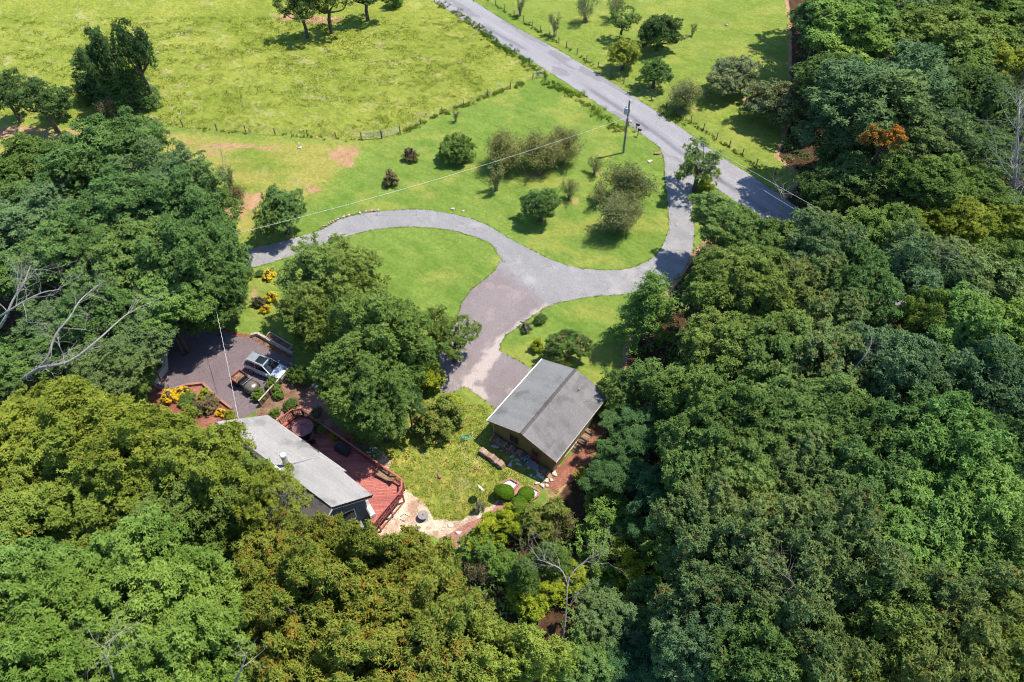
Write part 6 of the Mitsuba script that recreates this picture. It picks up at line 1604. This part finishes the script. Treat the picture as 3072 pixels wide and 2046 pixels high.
def dead_tree(name, label, base, first, L, r, depth, seed, m='dead_wood', spread=.55, up=.15):
    out = []; branching(np.random.default_rng(seed), np.array(base, float), np.array(first, float) / np.linalg.norm(first), L, r, depth, out, spread, up)
    root = thing(name, label, 'dead tree')
    part(root, 'trunk', out[0], m, smooth=50)
    part(root, 'limbs', cat(out[1:]), m, kind='stuff')
V2 = lambda x, y, z: gp(x * PW / 2354, y * PW / 2354, z)
def limb(name, label, pts, r0, r1, seed, m='dead_wood', twigs=8, tl=2.2):
    """a bare limb through points surveyed with their heights, with side twigs"""
    rg = np.random.default_rng(seed)
    st = spline([V2(*p) for p in pts], 5)
    root = thing(name, label, 'dead tree')
    r0, r1 = r0 * .62, r1 * .6
    rr = np.linspace(r0, r1, len(st))
    part(root, 'trunk', tube(st, rr, 8), m, smooth=50)
    out = []
    for k in range(twigs):
        i = int(len(st) * rg.uniform(.3, .97)); i = min(i, len(st) - 2)
        d = nrmz((st[i + 1] - st[i])[None])[0] + rg.normal(0, .5, 3) + [0, 0, .2]; d /= np.linalg.norm(d)
        branching(rg, st[i], d, tl * rg.uniform(.5, 1.1), max(rr[i] * .45, .022), 3, out, .5, .1)
    if out:
        part(root, 'limbs', cat(out), m, kind='stuff')
limb('dead_tree', 'white dead trunk and long limb sweeping across the left wood', [(15, 935, 2), (45, 880, 6), (85, 850, 9), (110, 842, 10.5), (160, 830, 11.5), (215, 790, 12.5), (265, 745, 13), (300, 715, 13)], .34, .06, 1, twigs=12)
limb('dead_tree', 'second white limb forking upward off the dead trunk', [(85, 850, 9), (110, 820, 10.5), (128, 770, 12), (160, 730, 13), (185, 690, 13.5), (225, 655, 13.5)], .20, .05, 2, twigs=9)
limb('dead_tree', 'white bare limbs at the left edge below the upper oaks', [(-20, 780, 8), (10, 735, 11), (30, 690, 12.5), (55, 650, 13.5), (70, 610, 14)], .26, .05, 3, twigs=12)
limb('dead_tree', 'white bare boughs reaching right from the left edge', [(-20, 740, 9), (20, 715, 12), (60, 690, 13), (100, 672, 13.5), (140, 665, 13.5)], .18, .04, 4, twigs=10)
dead_tree('dead_tree', 'white leafless bush over the shaded end of the road', V2(1790, 500, 0), (0, 0, 1), 3.4, .14, 5, 5, spread=.8)
limb('dead_tree', 'tall bare grey tree at the right edge of the picture', [(2292, 545, 0), (2310, 500, 4), (2328, 440, 8), (2336, 380, 11), (2340, 300, 14), (2345, 220, 16)], .42, .09, 6, 'dead_wood', 44, 3.4)
limb('dead_tree', 'bare forked tree rising from the bottom gap, its right fork pale', [(1290, 1530, .5), (1296, 1460, 4), (1302, 1390, 7), (1308, 1330, 9), (1345, 1290, 10), (1375, 1275, 10.5)], .16, .03, 7, twigs=12, tl=1.6)
limb('dead_tree', 'pale left fork of the bare tree in the bottom gap', [(1306, 1345, 8.5), (1290, 1310, 9.5), (1262, 1295, 10), (1235, 1285, 10)], .10, .03, 8, twigs=9, tl=1.4)
limb('dead_tree', 'bare white branch lit among the oaks near the right edge', [(2075, 620, 9), (2100, 595, 11), (2125, 585, 12), (2150, 580, 12.5)], .14, .03, 9, twigs=8, tl=1.8)
limb('dead_tree', 'curved white branch left of the mustard tree', [(1925, 885, 9), (1960, 850, 11), (1990, 815, 12.5), (2003, 790, 13)], .12, .03, 10, twigs=6, tl=1.4)
limb('dead_tree', 'dark leaning trunk over the hollow of the right wood', [(1835, 905, 5), (1860, 880, 7), (1890, 855, 9), (1915, 835, 10)], .26, .12, 11, 'bark', 5)
limb('dead_tree', 'pale stick of wood poking up at the bottom edge of the green oaks', [(540, 1570, 12), (556, 1535, 14), (567, 1500, 15.5)], .14, .07, 13, twigs=4, tl=1.2)
limb('dead_tree', 'bare white twigs on the green oak at the bottom edge', [(262, 1560, 13), (250, 1525, 15), (240, 1500, 16), (243, 1475, 16.5)], .09, .02, 14, twigs=9, tl=1.4)
limb('dead_tree', 'grey bare limbs in the middle of the lower right wood', [(1830, 1440, 10), (1845, 1400, 12.5), (1830, 1350, 14), (1800, 1320, 14.6)], .14, .03, 18, 'bark_pale', 8, 1.8)
limb('dead_tree', 'thin grey leafless tree before the dark house roof', [(660, 1235, 4), (665, 1195, 8), (655, 1160, 11), (650, 1135, 12.5)], .07, .02, 19, 'twig_grey', 22, 1.2)
limb('dead_tree', 'bare top of the dead stem on the yellowish grass', [(517, 440, 0), (516, 410, 2.5), (512, 375, 4.8), (508, 345, 6.5)], .09, .02, 20, 'dead_wood', 10, 1.3)
limb('dead_tree', 'white bare branch leaning right from the hollow near the mustard tree', [(2015, 800, 8), (1985, 880, 9), (1960, 905, 7)], .08, .04, 21, 'dead_wood', 5, 1.2)
limb('dead_tree', 'pale trunk lit beneath the olive oak by the white bush', [(1795, 590, 5), (1800, 565, 7), (1806, 540, 9)], .15, .08, 22, 'dead_wood', 5, 1.2)

# ------------------------------------------------------------------ ground cover: undergrowth, weeds, grass tufts
def scatter_leaves(name, label, pts, h, size, bsdf, seed, per=26, rad=0.5, aspect=.6):
    rg = np.random.default_rng(seed)
    n = len(pts) * per
    c = np.repeat(pts, per, 0)
    rr = np.repeat(rg.uniform(.6, 1.4, len(pts)), per)
    d = nrmz(rg.normal(size=(n, 3)) + [0, 0, .5]); d[:, 2] = np.abs(d[:, 2])
    P = c + d * (rad * rr * rg.uniform(.5, 1, n))[:, None] * [1, 1, h / rad]
    m, uv = join([leafmesh(P, nrmz(d + [0, 0, .6] + rg.normal(size=(n, 3)) * .4), size, rg, aspect, rg.random(n))])
    put(name, m, bsdf, uv=uv); labels[name] = {'label': label, 'category': 'undergrowth', 'kind': 'stuff'}
def in_poly(poly, n, seed):
    rg = np.random.default_rng(seed); x0, y0, x1, y1 = poly.bounds
    q = rg.uniform([x0, y0], [x1, y1], (n * 4, 2)); q = q[shapely.contains_xy(poly, q[:, 0], q[:, 1])][:n]
    return np.c_[q, hgt(q[:, 0], q[:, 1])]
view = sg.Polygon([(-43, 14), (43, 14), (92, 128), (-92, 128)])
wp = WOODS[0].intersection(view).difference(sg.Polygon(court.exterior).buffer(.5)).difference(drive.buffer(.5)).difference(ROAD_POLY.buffer(1.0))
hp = sg.Polygon([tuple(q[:2]) for q in (hA, hB, hR + hm * 4, hRr + hm * 4)]).convex_hull.buffer(.8)
wp = wp.difference(hp).difference(floor_poly.buffer(.6)).difference(sg.Polygon(gps(SAND)[:, :2]).buffer(.2)).difference(sg.Polygon(gps(BRICKW)[:, :2]).buffer(.2)).difference(sg.Polygon([tuple(gl(x, y)) for x, y in ((-5, -6.5), (5.5, -6.5), (5.5, 6), (-5, 6))]))
wp = wp.difference(sg.Polygon(gps(BED, 0)[:, :2]).buffer(.1)).difference(sg.Polygon(gps(ENTRY, 0)[:, :2]).buffer(.1))
scatter_leaves('undergrowth', 'dark leafy undergrowth covering the floor of the woods', in_poly(wp, 3000, 1), 1.0, .36, 'leaf_oak', 2, 34, 1.0)
def along(px, n, seed, w=.4):
    rg = np.random.default_rng(seed); l = sg.LineString(gps(px, 0)[:, :2])
    t = rg.random(n); k = meshkit.fbm(np.c_[t * 40, t * 0, t * 0], 2, seed); t = t[k > .42]
    q = np.array([l.interpolate(x, True).coords[0] for x in t]) + rg.normal(0, w, (len(t), 2))
    return np.c_[q, np.zeros(len(q))]
scatter_leaves('weeds', 'weedy growth along the pasture fence lines', np.vstack([along(FA, 170, 3, .3), along(FB, 240, 4, .5), along(FB[1:5], 120, 9, .5)]), .36, .18, 'leaf_ground', 5, 30, .38)
scatter_leaves('weeds_001', 'low weeds along the orchard fence', np.vstack([along(FCN, 260, 6, .25), along(FA2, 60, 7, .3)]), .28, .16, 'leaf_ground', 8, 22, .28)
scatter_leaves('weeds_002', 'lush weeds in the roadside ditch beside the green lawn', np.vstack([along([(1640, 250), (1700, 275), (1740, 290)], 90, 31, .5), along([(1740, 300), (1800, 345), (1860, 390)], 60, 32, .5), along([(1990, 340), (2040, 370)], 40, 33, .6)]), .4, .2, 'leaf_ground', 34, 30, .45)
def tufts(name, label, pts, h, seed, bsdf, blades=9, spread=.18):
    rg = np.random.default_rng(seed); n = len(pts) * blades
    b = np.repeat(pts, blades, 0) + np.c_[rg.normal(0, spread, (n, 2)), np.zeros(n)]
    hh = h * rg.uniform(.5, 1.3, n); lean = rg.normal(0, .4, (n, 2)) * hh[:, None]
    a = rg.uniform(0, 6.28, n); s = np.c_[np.cos(a), np.sin(a), a * 0] * (.05 + .1 * hh)[:, None]
    v = np.stack([b - s, b + s, b + np.c_[lean, hh]], 1).reshape(-1, 3)
    put(name, trimesh.Trimesh(v, np.arange(3 * n).reshape(-1, 3), process=False), bsdf, uv=np.repeat(np.c_[rg.random(n), rg.random(n) * .8], 3, 0))
    labels[name] = {'label': label, 'category': 'grass', 'kind': 'stuff'}
leafmat('grass_blade', [0.115, 0.165, 0.018], [0.235, 0.275, 0.042], [0.33, 0.28, 0.13], .5, .5, .7, .12)
leafmat('lawn_blade', [0.062, 0.125, 0.013], [0.120, 0.190, 0.022], None, .6, .5, .7, .12)
pv = PASTURE.intersection(view)
tp = in_poly(pv, 11000, 21); kk = meshkit.fbm(tp * [.35, .6, 0], 3, 5); tp = tp[kk > .46]
tufts('grass', 'rough grass tufts of the pasture', tp, .13, 22, 'grass_blade', 8, .25)
ed = [np.array(drive.exterior.coords), np.array(apron.exterior.coords)]
pts = []
rg = np.random.default_rng(77)
for e in ed:
    l = sg.LineString(e); t = rg.random(int(l.length * 6))
    q = np.array([l.interpolate(x, True).coords[0] for x in t]) + rg.normal(0, .09, (len(t), 2)); pts.append(q)
q = np.vstack(pts); qp = shapely.points(q)
q = q[~(shapely.contains(drive.buffer(-.12), qp) | shapely.contains(apron.buffer(-.12), qp) | shapely.contains(court, qp) | shapely.contains(ROAD_POLY, qp))]
l0 = sg.LineString(edge); l1 = sg.LineString(rm.vertices[8::9, :2])
for l in (l0, l1):
    t = rg.random(int(l.length * 4)); w = np.array([l.interpolate(x, True).coords[0] for x in t]) + rg.normal(0, .12, (len(t), 2)); q = np.vstack([q, w])
qp = shapely.points(q); q = q[~shapely.contains(drive.buffer(-.1), qp) & ~shapely.contains(ROAD_POLY.buffer(-.12), qp)]
tufts('verge_grass', 'grass fringe along the edges of road and drive', np.c_[q, np.zeros(len(q))], .06, 23, 'lawn_blade', 6, .07)
yp = in_poly(YARD, 3600, 41)
bad = shapely.union_all([sg.Polygon(gps(SAND)[:, :2]), sg.Polygon(gps(BRICKW)[:, :2]), floor_poly, sg.Polygon([tuple(gl(x, y)) for x, y in ((-3.6, -4.5), (3.6, -4.5), (3.6, 4.5), (-3.6, 4.5))]), apron])
yp = yp[~shapely.contains(bad, shapely.points(yp[:, :2]))]
tufts('yard_grass', 'weedy grass of the yard between deck and garage', yp, .07, 42, 'grass_blade', 8, .14)
